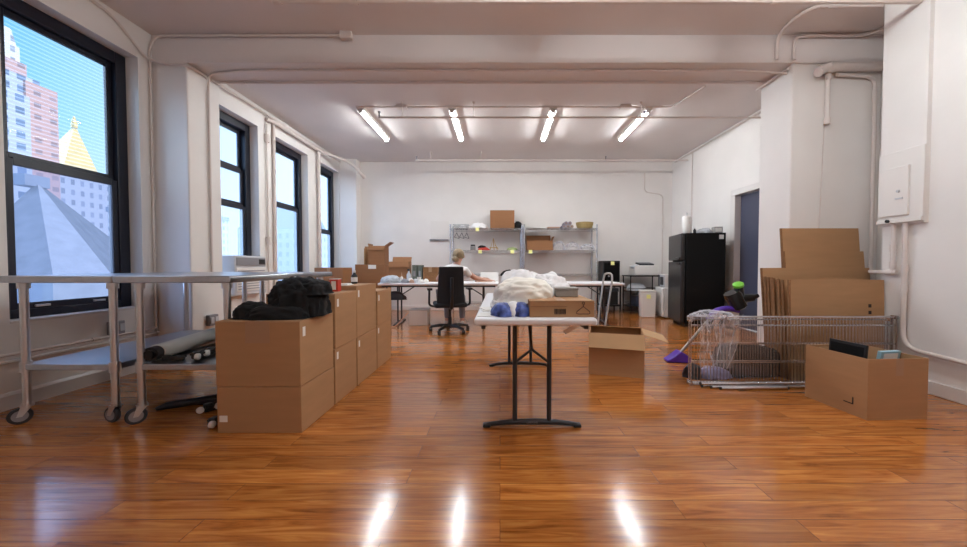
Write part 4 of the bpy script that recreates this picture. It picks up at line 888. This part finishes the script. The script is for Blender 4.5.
# ------------------------------------------------------------------ appliances by the end wall
t = thing('black_stand', 'black two tier stand under the black appliance', 'stand', (2.40, 7.70, 0))
for sx in (-1, 1):
    for sy in (-1, 1):
        b = B(); b.box(sx * 0.19 - 0.015, sx * 0.19 + 0.015, sy * 0.2 - 0.015, sy * 0.2 + 0.015, 0, 0.66); b.make('leg', M['black'], t)
for z, n in ((0.16, 'lower_shelf'), (0.66, 'top_board')):
    b = B(); b.box(-0.21, 0.21, -0.22, 0.22, z, z + 0.03); b.make(n, M['black'], t, bevel=0.004)
t = thing('paper_shredder', 'black bin shaped appliance on the lower shelf of the black stand', 'appliance', (2.40, 7.70, 0.19)); b = B(); b.box(-0.16, 0.16, -0.16, 0.16, 0, 0.28); b.make('bin', M['black'], t, bevel=0.015); b = B(); b.box(-0.17, 0.17, -0.17, 0.17, 0.28, 0.36); b.make('head', M['leg'], t, bevel=0.01)
t = thing('black_appliance', 'black upright appliance with a yellow note by the wire rack', 'appliance', (2.40, 7.70, 0.69))
b = B(); b.box(-0.185, 0.185, -0.19, 0.19, 0, 0.45); b.make('cabinet', M['black'], t, bevel=0.015)
b = B(); b.box(-0.16, 0.16, -0.196, -0.19, 0.03, 0.40); d = b.make('front_panel', M['fridge'], t, bevel=0.004); b = B(); b.lathe([(0.005, 0), (0.018, 0.003), (0.018, 0.02), (0.01, 0.024)], 14, (-0.06, -0.22, 0.12), 'y'); b.make('dial', M['grey'], d)
note(2.42, 1.125, 'yellow sticky note on the black upright appliance', 7.503)

t = thing('printer_cart', 'black metal cart under the white printer', 'cart', (3.14, 7.72, 0))
for sx in (-1, 1):
    for sy in (-1, 1):
        b = B(); b.cyl((sx * 0.33, sy * 0.22, 0.06), (sx * 0.33, sy * 0.22, 0.80), 0.013, n=10); b.lathe([(0.006, -0.012), (0.03, -0.012), (0.03, 0.012), (0.006, 0.012)], 14, (sx * 0.33, sy * 0.22, 0.03), 'x'); b.make('leg', M['black'], t)
b = B(); b.box(-0.36, 0.36, -0.25, 0.25, 0.80, 0.825); b.make('top_board', M['black'], t, bevel=0.006)
for z in (0.14, 0.47):
    b = B(); b.box(-0.345, 0.345, -0.235, 0.235, z, z + 0.015)
    b.tube(fil([(-0.33, -0.22, z + 0.07), (0.33, -0.22, z + 0.07), (0.33, 0.22, z + 0.07), (-0.33, 0.22, z + 0.07), (-0.33, -0.219, z + 0.07)], 0.02), 0.007, 6); b.make('basket_shelf', M['black'], t)
t = thing('printer', 'white printer with a dark paper tray on the black cart', 'printer', (3.16, 7.70, 0.8255))
b = B(); b.box(-0.25, 0.25, -0.19, 0.19, 0, 0.21); b.make('case', M['white'], t, bevel=0.02, seg=3)
b = B(); b.cbox((0.05, 0.05, 0.25), (0.32, 0.24, 0.035), (R(8), 0, 0)); b.make('scanner_lid', M['leg'], t, bevel=0.008)
b = B(); b.cbox((-0.22, -0.06, 0.19), (0.10, 0.2, 0.06), (0, R(-30), 0)); b.make('output_tray', M['lgrey'], t, bevel=0.008)
tag(heap('paper_bag', M['lgrey'], 0.2, 0.14, 0.14, 90, None, (3.0, 7.68, 0.4855), 0, amp=0.15, sub=4), 'pale grey bag on the middle shelf of the printer cart', 'bag')
t = thing('storage_tub', 'dark blue tub on the lower shelf of the printer cart', 'tub', (3.15, 7.70, 0.1555)); b = B(); b.tray(-0.2, 0.2, -0.16, 0.16, 0, 0.22, 0.008); b.make('tub_body', M['door'], t, bevel=0.006); b = B(); b.box(-0.205, 0.205, -0.165, 0.165, 0.22, 0.235); b.make('lid', M['grey'], t)

t = thing('waste_bin', 'white lidded bin with a yellow note between cart and fridge', 'bin', (2.98, 7.05, 0), R(-14))
b = B(); b.add([(-0.135, -0.14, 0), (0.135, -0.14, 0), (0.135, 0.14, 0), (-0.135, 0.14, 0), (-0.145, -0.15, 0.50), (0.145, -0.15, 0.50), (0.145, 0.15, 0.50), (-0.145, 0.15, 0.50)], [(0, 3, 2, 1), (4, 5, 6, 7), (0, 1, 5, 4), (1, 2, 6, 5), (2, 3, 7, 6), (3, 0, 4, 7)]); b.make('bin_body', M['white'], t, bevel=0.015)
b = B(); b.box(-0.152, 0.152, -0.157, 0.157, 0.50, 0.54); b.make('lid', M['white'], t, bevel=0.012)
note(2.944, 0.46, 'yellow sticky note on the white lidded bin', 6.899, R(-14))
t = thing('mini_fridge', 'white mini fridge tucked behind the black fridge', 'mini fridge', (3.50, 7.02, 0), R(-10))
b = B(); b.box(-0.24, 0.26, -0.25, 0.25, 0.02, 0.60); b.make('cabinet', M['white'], t, bevel=0.01)
b = B(); b.box(-0.285, -0.245, -0.25, 0.25, 0.03, 0.60); d = b.make('door', M['white'], t, bevel=0.01); b = B(); b.box(-0.30, -0.285, -0.21, -0.19, 0.3, 0.5); b.make('handle', M['lgrey'], d)
b = B(); b.box(-0.2, 0.22, -0.2, 0.2, 0, 0.02); b.make('plinth', M['black'], t)
note(3.285, 0.50, 'yellow sticky note on the white mini fridge', 6.81, R(-10))
t = thing('microwave', 'white microwave on the mini fridge', 'microwave', (3.46, 7.02, 0.6005), R(-10))
b = B(); b.box(-0.19, 0.2, -0.22, 0.22, 0, 0.26); b.make('case', M['white'], t, bevel=0.008)
b = B(); b.box(-0.205, -0.19, -0.21, 0.10, 0.015, 0.245); d = b.make('door', M['lgrey'], t, bevel=0.004); b = B(); b.box(-0.207, -0.205, -0.17, 0.06, 0.05, 0.21); b.make('door_window', M['black'], d)
b = B(); b.box(-0.204, -0.19, 0.11, 0.21, 0.015, 0.245); b.make('control_panel', M['leg'], t)

# ------------------------------------------------------------------ fridge (door faces the room, flank faces the camera)
FR = R(-9.5)
t = thing('refrigerator', 'tall black refrigerator with a dark steel door', 'refrigerator', (3.05, 5.885, 0), FR)
b = B(); b.box(0.075, 0.69, 0.0, 0.69, 0.05, 1.585); b.make('cabinet', M['fridge'], t, bevel=0.008)
b = B(); b.box(0.09, 0.66, 0.03, 0.66, 0.0, 0.05); b.make('plinth', M['black'], t)
for (z0, z1_, n) in ((0.06, 1.11, 'fridge_door'), (1.13, 1.585, 'freezer_door')):
    b = B(); b.box(0.0, 0.07, 0.0, 0.69, z0, z1_); d = b.make(n, M['fridgedoor'], t, bevel=0.018, seg=3)
    b = B(); hz = z1_ - 0.03 if z0 < 1 else z0 + 0.03
    b.box(-0.022, 0.004, 0.02, 0.22, hz - 0.022, hz + 0.022); b.make('handle', M['black'], d, bevel=0.008)
b = B(); b.box(0.585, 0.655, -0.0012, 0.0, 1.48, 1.55); b.make('rating_label', M['paper'], t, smooth=False)
FM = Matrix.Translation((3.05, 5.885, 1.5855)) @ Matrix.Rotation(FR, 4, 'Z')
def onf(x, y): v = FM @ Vector((x, y, 0)); return (v.x, v.y, v.z)
t = thing('paper_towel', 'white paper towel roll on a holder atop the black fridge', 'paper towel', onf(0.12, 0.12))
b = B(); b.lathe([(0.075, 0), (0.08, 0.004), (0.08, 0.012), (0.01, 0.014)], 20); b.cyl((0, 0, 0.01), (0, 0, 0.33), 0.008); b.lathe([(0.008, 0.325), (0.018, 0.335), (0.018, 0.35), (0.006, 0.36)], 14); b.make('holder', M['steeledge'], t)
b = B(); b.lathe([(0.022, 0.016), (0.07, 0.016), (0.072, 0.02), (0.072, 0.29), (0.07, 0.295), (0.022, 0.295)], 28); b.make('roll', M['paper'], t)
t = thing('small_bottle', 'small brown bottle next to the paper towel roll', 'bottle', onf(0.26, 0.15)); b = B(); b.lathe([(0.022, 0), (0.024, 0.004), (0.024, 0.06), (0.01, 0.075), (0.01, 0.085)], 16); b.make('bottle_body', M['leg'], t); b = B(); b.lathe([(0.012, 0.085), (0.012, 0.1), (0.01, 0.102)], 12); b.make('cap', M['white'], t)
tag(heap('snack_bag', M['lgrey'], 0.10, 0.10, 0.075, 93, None, onf(0.42, 0.18), 0, amp=0.3, sub=4), 'crumpled pale snack bag on top of the black fridge', 'bag')
t = thing('white_carton', 'small white carton on the back of the black fridge top', 'carton', onf(0.60, 0.12), FR); b = B(); b.box(-0.065, 0.065, -0.06, 0.06, 0, 0.105); b.make('carton_body', M['greybox'], t, bevel=0.006); b = B(); b.box(-0.05, 0.05, -0.061, -0.06, 0.02, 0.085); b.make('front_panel', M['paper'], t)

# ------------------------------------------------------------------ leaning cardboard by the pier
GC = 'folded cartons leaning on the broad pier'
def sheet(x0, x1, h, yb, yt, label, th=0.014):
    t = thing('folded_carton', label, 'cardboard', ((x0 + x1) / 2, yb, 0), 0, GC)
    a = math.atan2(yt - yb, h); L = h / math.cos(a); w = (x1 - x0) / 2; Mx = Matrix.Rotation(-a, 4, 'X')
    b = B(); b.box(-w, w, 0, th * 0.45, 0.0, L, Mx); b.make('front_board', M['card'], t, smooth=False)
    b = B(); b.box(-w + 0.003, w - 0.004, th * 0.5, th, 0.004, L - 0.003, Mx); b.make('back_board', M['card'], t, smooth=False)
    b = B(); b.box(-w - 0.002, -w + 0.012, -0.001, th + 0.001, 0.0, L, Mx); b.make('fold_edge', M['cardedge'], t, smooth=False)
    return t
sheet(2.91, 3.715, 1.43, 3.50, 3.628, 'tallest folded carton at the back, against the pier')
sheet(2.91, 3.73, 1.19, 3.465, 3.585, 'second tallest folded carton in front of the tallest')
sheet(2.645, 3.74, 1.02, 3.43, 3.535, 'wide folded carton, third from the pier')
xs = [2.635, 2.64, 2.645, 2.635, 2.65, 2.63, 2.64]
for k in range(7):
    y = 3.395 - 0.035 * k
    sheet(xs[k], 3.455 + 0.012 * (k % 3), 0.935 - 0.004 * k, y, y + 0.07, ['low folded carton directly in front of the wide one', 'low folded carton, second in front of the wide one', 'low folded carton, third in front of the wide one', 'low folded carton in the middle of the bundle', 'low folded carton, third behind the marked one', 'low folded carton, second behind the marked one', 'low folded carton directly behind the marked one'][k], 0.022)
t = sheet(2.625, 3.485, 0.915, 3.132, 3.165, 'marked folded carton at the front of the bundle', 0.016)
am = math.atan2(0.033, 0.915); Mx = Matrix.Rotation(-am, 4, 'X'); b = B()
b.box(0.285, 0.312, -0.0012, 0, 0.665, 0.695, Mx); b.make('handling_print', M['ink'], t, smooth=False); b = B(); b.box(0.285, 0.312, -0.0012, 0, 0.605, 0.635, Mx)
b.make('handling_print', M['ink'], t, smooth=False)

# wire shelf panels standing on edge
GW = 'loose wire shelves standing on edge'
def wire_panel(label, x0, x1, y, h, lean):
    t = thing('wire_shelf', label, 'wire shelf', ((x0 + x1) / 2, y, 0), 0, GW); w = (x1 - x0) / 2; Mx = Matrix.Rotation(-lean, 4, 'X')
    def P(x, yy, z): return Mx @ Vector((x, yy, z))
    b = B()
    for z in (0.008, h - 0.008):
        for yy in (0.0, 0.032): b.cyl(P(-w, yy, z), P(w, yy, z), 0.0058, n=8)
        n = 36; b.tube([P(-w + 2 * w * k / n, 0.0 if k % 2 else 0.032, z) for k in range(n + 1)], 0.0025, 5)
    for x in (-w, w):
        for yy in (0.0, 0.032): b.cyl(P(x, yy, 0.008), P(x, yy, h - 0.008), 0.005, n=8)
    b.make('rim', M['chrome'], t)
    b = B(); n = 62
    for k in range(1, n): b.cyl(P(-w + 2 * w * k / n, 0, 0.008), P(-w + 2 * w * k / n, 0, h - 0.008), 0.0018, n=5)
    b.make('cross_wires', M['chrome'], t)
    b = B()
    for z in (0.20, 0.36, 0.52): b.cyl(P(-w, 0.006, z), P(w, 0.006, z), 0.0048, n=6)
    b.make('support_rods', M['chrome'], t)
    for x in (-w, w):
        for z in (0.012, h - 0.012):
            b = B(); c0, c1 = P(x, -0.008, z), P(x, 0.04, z); b.cyl(c0, c1, 0.017, n=12); b.make('corner_collar', M['chrome'], t)
    return t
wire_panel('front wire shelf standing on edge before the folded cartons', 1.665, 3.455, 3.02, 0.605, R(1.0))
wire_panel('rear wire shelf standing on edge, closest to the folded cartons', 1.69, 3.46, 3.066, 0.575, R(1.0))
GP = 'chrome posts lying before the wire shelves'
for k, (x0, x1, y, z, lb) in enumerate([(1.74, 3.2, 2.975, 0.0135, 'chrome rack post on the floor touching the front wire shelf'), (1.80, 3.25, 2.945, 0.0135, 'chrome rack post on the floor in the middle of the three'), (1.86, 2.42, 2.915, 0.0135, 'short chrome rack post lying in front of the others'), (1.72, 3.1, 2.960, 0.0365, 'chrome rack post resting on top of two others')]):
    t = thing('rack_post', lb, 'post', ((x0 + x1) / 2, y, z), R([0, 0.4, 0.8, -0.3][k]), GP); w = (x1 - x0) / 2
    b = B(); b.cyl((-w, 0, 0), (w, 0, 0), 0.0125, n=12); b.make('tube', M['chrome'], t)
    for s in (-1, 1):
        b = B(); b.cyl((s * w, 0, 0), (s * (w + 0.012), 0, 0), 0.0128, n=12); b.make('end_cap', M['black'], t)
# clear plastic on the shelf end
def film_sheet():
    t = thing('plastic_wrap', 'clear crumpled plastic wrap hanging over the end of the wire shelves', 'plastic wrap', (1.78, 2.98, 0.02))
    bm = bmesh.new(); nx, nz = 60, 60; V = []
    for j in range(nz + 1):
        row = []
        v = j / nz
        for i in range(nx + 1):
            u = i / nx
            w = 0.30 * (0.75 + 0.25 * math.sin(v * 3 + 0.6)) if v < 0.8 else 0.30
            x = -0.10 + u * (0.36 - 0.08 * (1 - v)) + 0.02 * noise.noise(Vector((u * 3, v * 3, 1)))
            z = 0.16 + 0.46 * v + 0.03 * noise.noise(Vector((u * 4, 5, v)))
            y = -0.03 + 0.045 * (1 - abs(noise.noise(Vector((u * 5, v * 2.0, 3.3)))) * 2) * -1 + 0.02 * noise.noise(Vector((u * 13, v * 8, 7)))
            row.append(bm.verts.new((x, y, z)))
        V.append(row)
    for j in range(nz):
        for i in range(nx): bm.faces.new((V[j][i], V[j][i + 1], V[j + 1][i + 1], V[j + 1][i]))
    bb = B(); bb.bm.free(); bb.bm = bm; o = bb.make('film', M['film'], t, ang=80)
    heap('bunched_top', M['film'], 0.14, 0.07, 0.04, 101, t, (0.06, 0.04, 0.585), 0, amp=0.4, sub=4, fine=0.15)
    return t
film_sheet()
tag(heap('lavender_bag', M['lav'], 0.15, 0.07, 0.08, 102, None, (1.99, 3.24, 0.0), 0.0, amp=0.25, sub=4), 'lavender plastic bag on the floor behind the wire shelves', 'bag')
tag(heap('dark_pouch', M['darkbag'], 0.075, 0.06, 0.10, 103, None, (1.80, 3.24, 0.0), 0.0, amp=0.25, sub=4), 'small dark pouch behind the wrapped end of the wire shelves', 'pouch')
tag(heap('garment_bag', M['blackcloth'], 0.27, 0.11, 0.24, 104, None, (2.36, 3.34, 0.0), 0.0, amp=0.3, sub=4, sq=0.7), 'black bag slumped behind the wire shelves next to the folded cartons', 'bag')  # black lump filling the dark wedge behind the wires

# stick vacuum
t = thing('stick_vacuum', 'purple stick vacuum with a black dirt cup behind the wire shelves', 'vacuum cleaner', (1.94, 3.78, 0))
b = B(); b.prism([(-0.13, 0.0), (0.12, 0.0), (0.12, 0.05), (0.05, 0.10), (0.0, 0.12), (-0.10, 0.035), (-0.13, 0.02)], -0.07, 0.07, 'y'); b.make('floor_head', M['purple'], t, bevel=0.01, rot=(0, 0, R(-8)))
b = B(); b.cyl((0.03, 0.0, 0.10), (0.33, -0.05, 0.50), 0.016, n=14); b.make('wand', M['alu'], t)
b = B(); b.tube(fil([(0.30, -0.045, 0.46), (0.36, -0.055, 0.56), (0.50, -0.06, 0.59), (0.61, -0.06, 0.565)], 0.05), 0.03, 12); b.make('elbow', M['purple'], t)
ax = Vector((-0.5, 0.0, 0.86)).normalized(); c0 = Vector((0.46, -0.06, 0.60)); c1 = c0 + Vector((0.05, 0, 0.0))
p0 = Vector((0.63, -0.06, 0.585)); p1 = p0 + ax * 0.2
b = B(); b.tube([p0, p0 + ax * 0.02, p0 + ax * 0.16, p1], [0.055, 0.078, 0.086, 0.078], 20); cup = b.make('dirt_cup', M['smoke'], t)
ax2 = Vector((0.9, 0.0, 0.42)).normalized()
b = B(); b.cyl(p0 + ax * 0.12 + ax2 * 0.0, p0 + ax * 0.05 + ax2 * 0.17, 0.05, 0.04, n=18); b.make('motor_housing', M['black'], t)
b = B(); b.cyl(p0 + ax * 0.12 + ax2 * 0.05, p0 + ax * 0.23 + ax2 * 0.10, 0.05, 0.045, n=20); mh = b.make('filter_cover', M['black'], t)
q0 = p0 + ax * 0.23 + ax2 * 0.10
b = B(); b.tube([q0, q0 + Vector((-0.01, -0.008, 0.022)), q0 + Vector((-0.014, -0.012, 0.032))], [0.052, 0.052, 0.035], 20); b.make('filter_ring', M['green'], mh)
b = B(); b.cyl(p0 + ax * 0.05 + ax2 * 0.17, p0 + ax * 0.05 + ax2 * 0.23, 0.03, 0.022, n=14); b.make('battery', M['black'], t)
b = B(); b.tube([(0.42, -0.06, 0.55), (0.36, -0.06, 0.42), (0.42, -0.07, 0.35), (0.55, -0.07, 0.32)], [0.025, 0.03, 0.045, 0.03], 12); b.make('grip', M['tan'], t)

# ------------------------------------------------------------------ open carton in front of the panel
W = 0.44
t = thing('open_carton', 'large open brown carton on the floor below the electrical panel', 'box', (2.478, 2.332, 0), 0)
b = B()
o_ = [(0, 0), (0.435, 0.024), (0.41, 0.465), (-0.035, 0.44)]; cc = (0.2, 0.23)
def inn(p, s=0.97): return (cc[0] + (p[0] - cc[0]) * s, cc[1] + (p[1] - cc[1]) * s)
i_ = [inn(p) for p in o_]; h = 0.415
vs = [(x, y, 0) for x, y in o_] + [(x, y, h) for x, y in o_] + [(x, y, h) for x, y in i_] + [(x, y, 0.008) for x, y in i_]
fs = [(0, 3, 2, 1), (12, 13, 14, 15)]
for k in range(4):
    j = (k + 1) % 4; fs += [(k, j, 4 + j, 4 + k), (4 + k, 4 + j, 8 + j, 8 + k), (8 + k, 8 + j, 12 + j, 12 + k)]
b.add(vs, fs); b.make('body', M['card'], t, smooth=False)
b = B(); b.box(0.20, 0.255, -0.0012, 0, 0.30, 0.415, Matrix.Translation((0, 0.0005, 0)) @ Matrix.Rotation(math.atan2(0.024, 0.435), 4, 'Z')); b.make('tape', M['tape'], t, smooth=False)
b = B(); mm = Matrix.Translation((-0.0012, 0.0, 0)) @ Matrix.Rotation(math.atan2(0.44, -0.035), 4, 'Z')
b.box(0.085, 0.15, 0.0, 0.0012, 0.075, 0.082, mm); b.box(0.085, 0.093, 0.0, 0.0012, 0.082, 0.125, mm); b.make('corner_print', M['ink'], t, smooth=False)
b = B(); b.box(0.04, 0.33, 0.405, 0.409, 0.30, 0.405); b.make('flap', M['cardin'], t, smooth=False)
t = thing('poster_frame', 'black flat frame leaning inside the large open carton', 'frame', (2.535, 2.57, 0.01), R(94)); Lm = Matrix.Rotation(R(5), 4, 'X')
b = B(); b.box(-0.135, 0.125, -0.008, 0.008, 0, 0.475, Lm); b.make('backing_board', M['black'], t, bevel=0.003); b = B(); b.box(-0.12, 0.11, 0.008, 0.0095, 0.02, 0.455, Lm); b.make('glossy_front', M['fridge'], t)
t = thing('pale_folder', 'pale blue folder standing inside the large open carton', 'folder', (2.80, 2.56, 0.01), R(8)); b = B(); b.box(-0.085, 0.085, -0.012, 0.012, 0, 0.425, Matrix.Rotation(R(8), 4, 'X')); b.make('cover', M['teal'], t, bevel=0.002); b = B(); b.box(-0.06, 0.06, -0.0135, -0.012, 0.36, 0.41, Matrix.Rotation(R(8), 4, 'X')); b.make('label_strip', M['paper'], t)
t = thing('door_stop', 'small grey cylinder on the floor by the baseboard', 'door stop', (3.42, 2.86, 0)); b = B(); b.lathe([(0.03, -0.04), (0.034, -0.035), (0.034, 0.035), (0.03, 0.04)], 18, (0, 0, 0.034), 'x'); b.make('stop_body', M['rubber'], t); b = B(); b.lathe([(0.015, -0.045), (0.015, -0.04)], 14, (0, 0, 0.034), 'x'); b.make('end_cap', M['grey'], t)

# ------------------------------------------------------------------ outside
GO = 'buildings outside the windows'
t = thing('brick_tower', 'pink brick tower with a white crown outside the first window', 'building', (-60, 45, -30), group=GO)
def bpart(n, m, x0, x1, y0, y1, z0, z1): b = B(); b.box(x0, x1, y0, y1, z0 + 30, z1 + 30); return b.make(n, M[m], t, smooth=False)
bpart('brick_block', 'brick', -6, 0, -0.3, 2.9, -30, 24.4)
bpart('balcony_block', 'bluefac', -7, 0.5, -3.6, -0.3, -30, 22.2)
bpart('glazed_top', 'bluefac', -5, -0.3, -2.8, 1.3, 22.2, 25.0)
bpart('upper_block', 'brick', -5, -0.6, -2.4, 0.3, 25.0, 26.6)
bpart('white_block', 'whitefac', -5, -1.0, -2.0, 0.0, 26.6, 28.6)
b = B(); b.prism([(-1.8, 58.6), (-0.1, 58.6), (-0.6, 60.6), (-1.2, 60.6)], -4.5, -1.2, 'x'); b.make('crown', M['whitefac'], t, smooth=False)
t = thing('gilded_tower', 'stone tower with a gilded pyramid roof outside the first window', 'building', (-84, 67.5, -30), group=GO)
bpart('stone_block', 'stonefac', -9, 4, -7.5, 14.0, -30, 17.6)
bpart('cornice', 'stone', -4, 3.2, -2.6, 3.6, 17.6, 19.6)
b = B(); b.add([(-2.8, -2.2, 49.6), (3, -2.2, 49.6), (3, 3.3, 49.6), (-2.8, 3.3, 49.6), (1.2, 0.7, 57.6), (1.6, 0.7, 57.6), (1.6, 1.1, 57.6), (1.2, 1.1, 57.6)], [(0, 3, 2, 1), (4, 5, 6, 7), (0, 1, 5, 4), (1, 2, 6, 5), (2, 3, 7, 6), (3, 0, 4, 7)]); b.make('pyramid_roof', M['goldroof'], t, smooth=False)
b = B(); b.lathe([(0.45, 57.6), (0.45, 58.6), (0.1, 59.9)], 12, (1.4, 0.9, 0)); b.make('lantern', M['goldroof'], t)
t = thing('slate_roof_house', 'building with a steep grey pyramid roof just outside the first window', 'building', (-17, 12.9, -6), group=GO)
b = B(); b.box(-5.5, 4.0, -3.0, 5.5, 0, 6.55); b.make('wall_block', M['stone'], t, smooth=False)
ap = (0, 0, 10.1); q = [(1.0, -3.0, 6.7), (4.0, -2.75, 6.7), (4.0, -1.2, 6.7), (-1.0, 5.3, 6.7), (-5.4, 1.0, 6.7)]
b = B(); b.add([q[0], q[1], ap], [(0, 1, 2)]); b.add([q[2], q[3], ap], [(0, 1, 2)]); b.add([q[3], q[4], ap], [(0, 1, 2)]); b.add([q[4], q[0], ap], [(0, 1, 2)]); b.make('pyramid_roof', M['slate'], t, smooth=False)
b = B(); b.add([q[1], q[2], ap], [(0, 1, 2)]); b.make('lead_panel', M['slatelight'], t, smooth=False)  # roof side towards the sun, its light painted in as a paler grey
b = B(); b.cbox((-0.1, -0.1, 10.1), (0.5, 0.7, 0.4)); b.make('finial_block', M['stone'], t)
b = B(); b.box(4.0, 4.3, -3.0, 5.5, 5.9, 6.75); b.make('parapet', M['slatelight'], t, smooth=False)
t = thing('pale_block', 'pale stone block seen through the third window', 'building', (-42, 80, -30), group=GO)
bpart('stone_block', 'stonefac', -12, 0, -8, 6, -30, 8.5)
b = B(); b.prism([(-8, 38.5), (6, 38.5), (-1, 44.0)], -12, 0, 'x'); b.make('gable_roof', M['slate'], t, smooth=False)
t = thing('pale_block', 'pale stone block seen through the second window', 'building', (-56, 66, -30), group=GO)
bpart('stone_block', 'whitefac', -10, 0, -7, 6, -30, 10)
bpart('roof_slab', 'stone', -10.2, 0.2, -7.2, 6.2, 10, 10.8)
b = B(); b.box(-200, -5, -120, 220, -30.5, -30); struct(b.make('street', M['asphalt'], smooth=False), 'street level far below the windows', 'street')

# ------------------------------------------------------------------ light
w = bpy.data.worlds.new('World'); SC.world = w; w.use_nodes = True; nt = w.node_tree; nt.nodes.clear(); N = nt.nodes.new; L = nt.links.new
tc = N('ShaderNodeTexCoord'); sp = N('ShaderNodeSeparateXYZ'); L(tc.outputs['Generated'], sp.inputs[0])
cr = N('ShaderNodeValToRGB'); e = cr.color_ramp.elements
e[0].position = 0.0; e[0].color = lin((196, 222, 244)); e[1].position = 0.75; e[1].color = lin((40, 140, 220))
x = e.new(0.25); x.color = lin((92, 196, 242))
L(sp.outputs['Z'], cr.inputs['Fac']); bg = N('ShaderNodeBackground')
mr = N('ShaderNodeMapRange'); mr.inputs['From Min'].default_value = 0.5; mr.inputs['From Max'].default_value = 0.85; mr.clamp = True; L(sp.outputs['Y'], mr.inputs['Value'])
mx = N('ShaderNodeMix'); mx.data_type = 'RGBA'; L(mr.outputs['Result'], mx.inputs['Factor']); L(cr.outputs['Color'], mx.inputs['A']); mx.inputs['B'].default_value = (0.85, 1.0, 1.15, 1)
bg.inputs['Strength'].default_value = 1.15; L(mx.outputs['Result'], bg.inputs['Color'])
wo = N('ShaderNodeOutputWorld'); L(bg.outputs[0], wo.inputs['Surface'])
sk = bpy.data.lights.new('hazy_sky_glow', 'SUN'); sk.energy = 8.0; sk.angle = R(80); sk.color = (0.64, 0.79, 1.0); sko = bpy.data.objects.new('hazy_sky_glow', sk); COL.objects.link(sko)
sko.rotation_euler = Vector((-0.80, -0.10, 0.42)).to_track_quat('Z', 'Y').to_euler(); sko.location = (-20, 0, 20)
sl = bpy.data.lights.new('sun', 'SUN'); sl.energy = 3.6; sl.angle = R(0.6); sl.color = (1.0, 0.95, 0.88); so = bpy.data.objects.new('sun', sl); COL.objects.link(so)
so.rotation_euler = Vector((0.70, 0.02, 0.70)).to_track_quat('Z', 'Y').to_euler(); so.location = (20, 5, 30)

# ------------------------------------------------------------------ camera
cd = bpy.data.cameras.new('camera'); cd.sensor_width = 36.0; cd.lens = 349.0 / 967.0 * 36.0; cd.shift_x = -16.5 / 967.0; cd.clip_start = 0.05; cd.clip_end = 500
co = bpy.data.objects.new('camera', cd); COL.objects.link(co); co.location = (0, 0, 1.05); co.rotation_euler = (R(90 - 1.4), 0, 0); SC.camera = co
SC.view_settings.view_transform = 'Standard'; SC.view_settings.look = 'None'; SC.view_settings.gamma = 1.0; SC.view_settings.exposure = 0.0
SC.view_settings.use_curve_mapping = False
SC.cycles.use_denoising = True
SC.cycles.max_bounces = 10; SC.cycles.diffuse_bounces = 6; SC.cycles.glossy_bounces = 5; SC.cycles.transparent_max_bounces = 12
SC.cycles.caustics_reflective = False; SC.cycles.caustics_refractive = False
SC.cycles.sample_clamp_indirect = 8.0
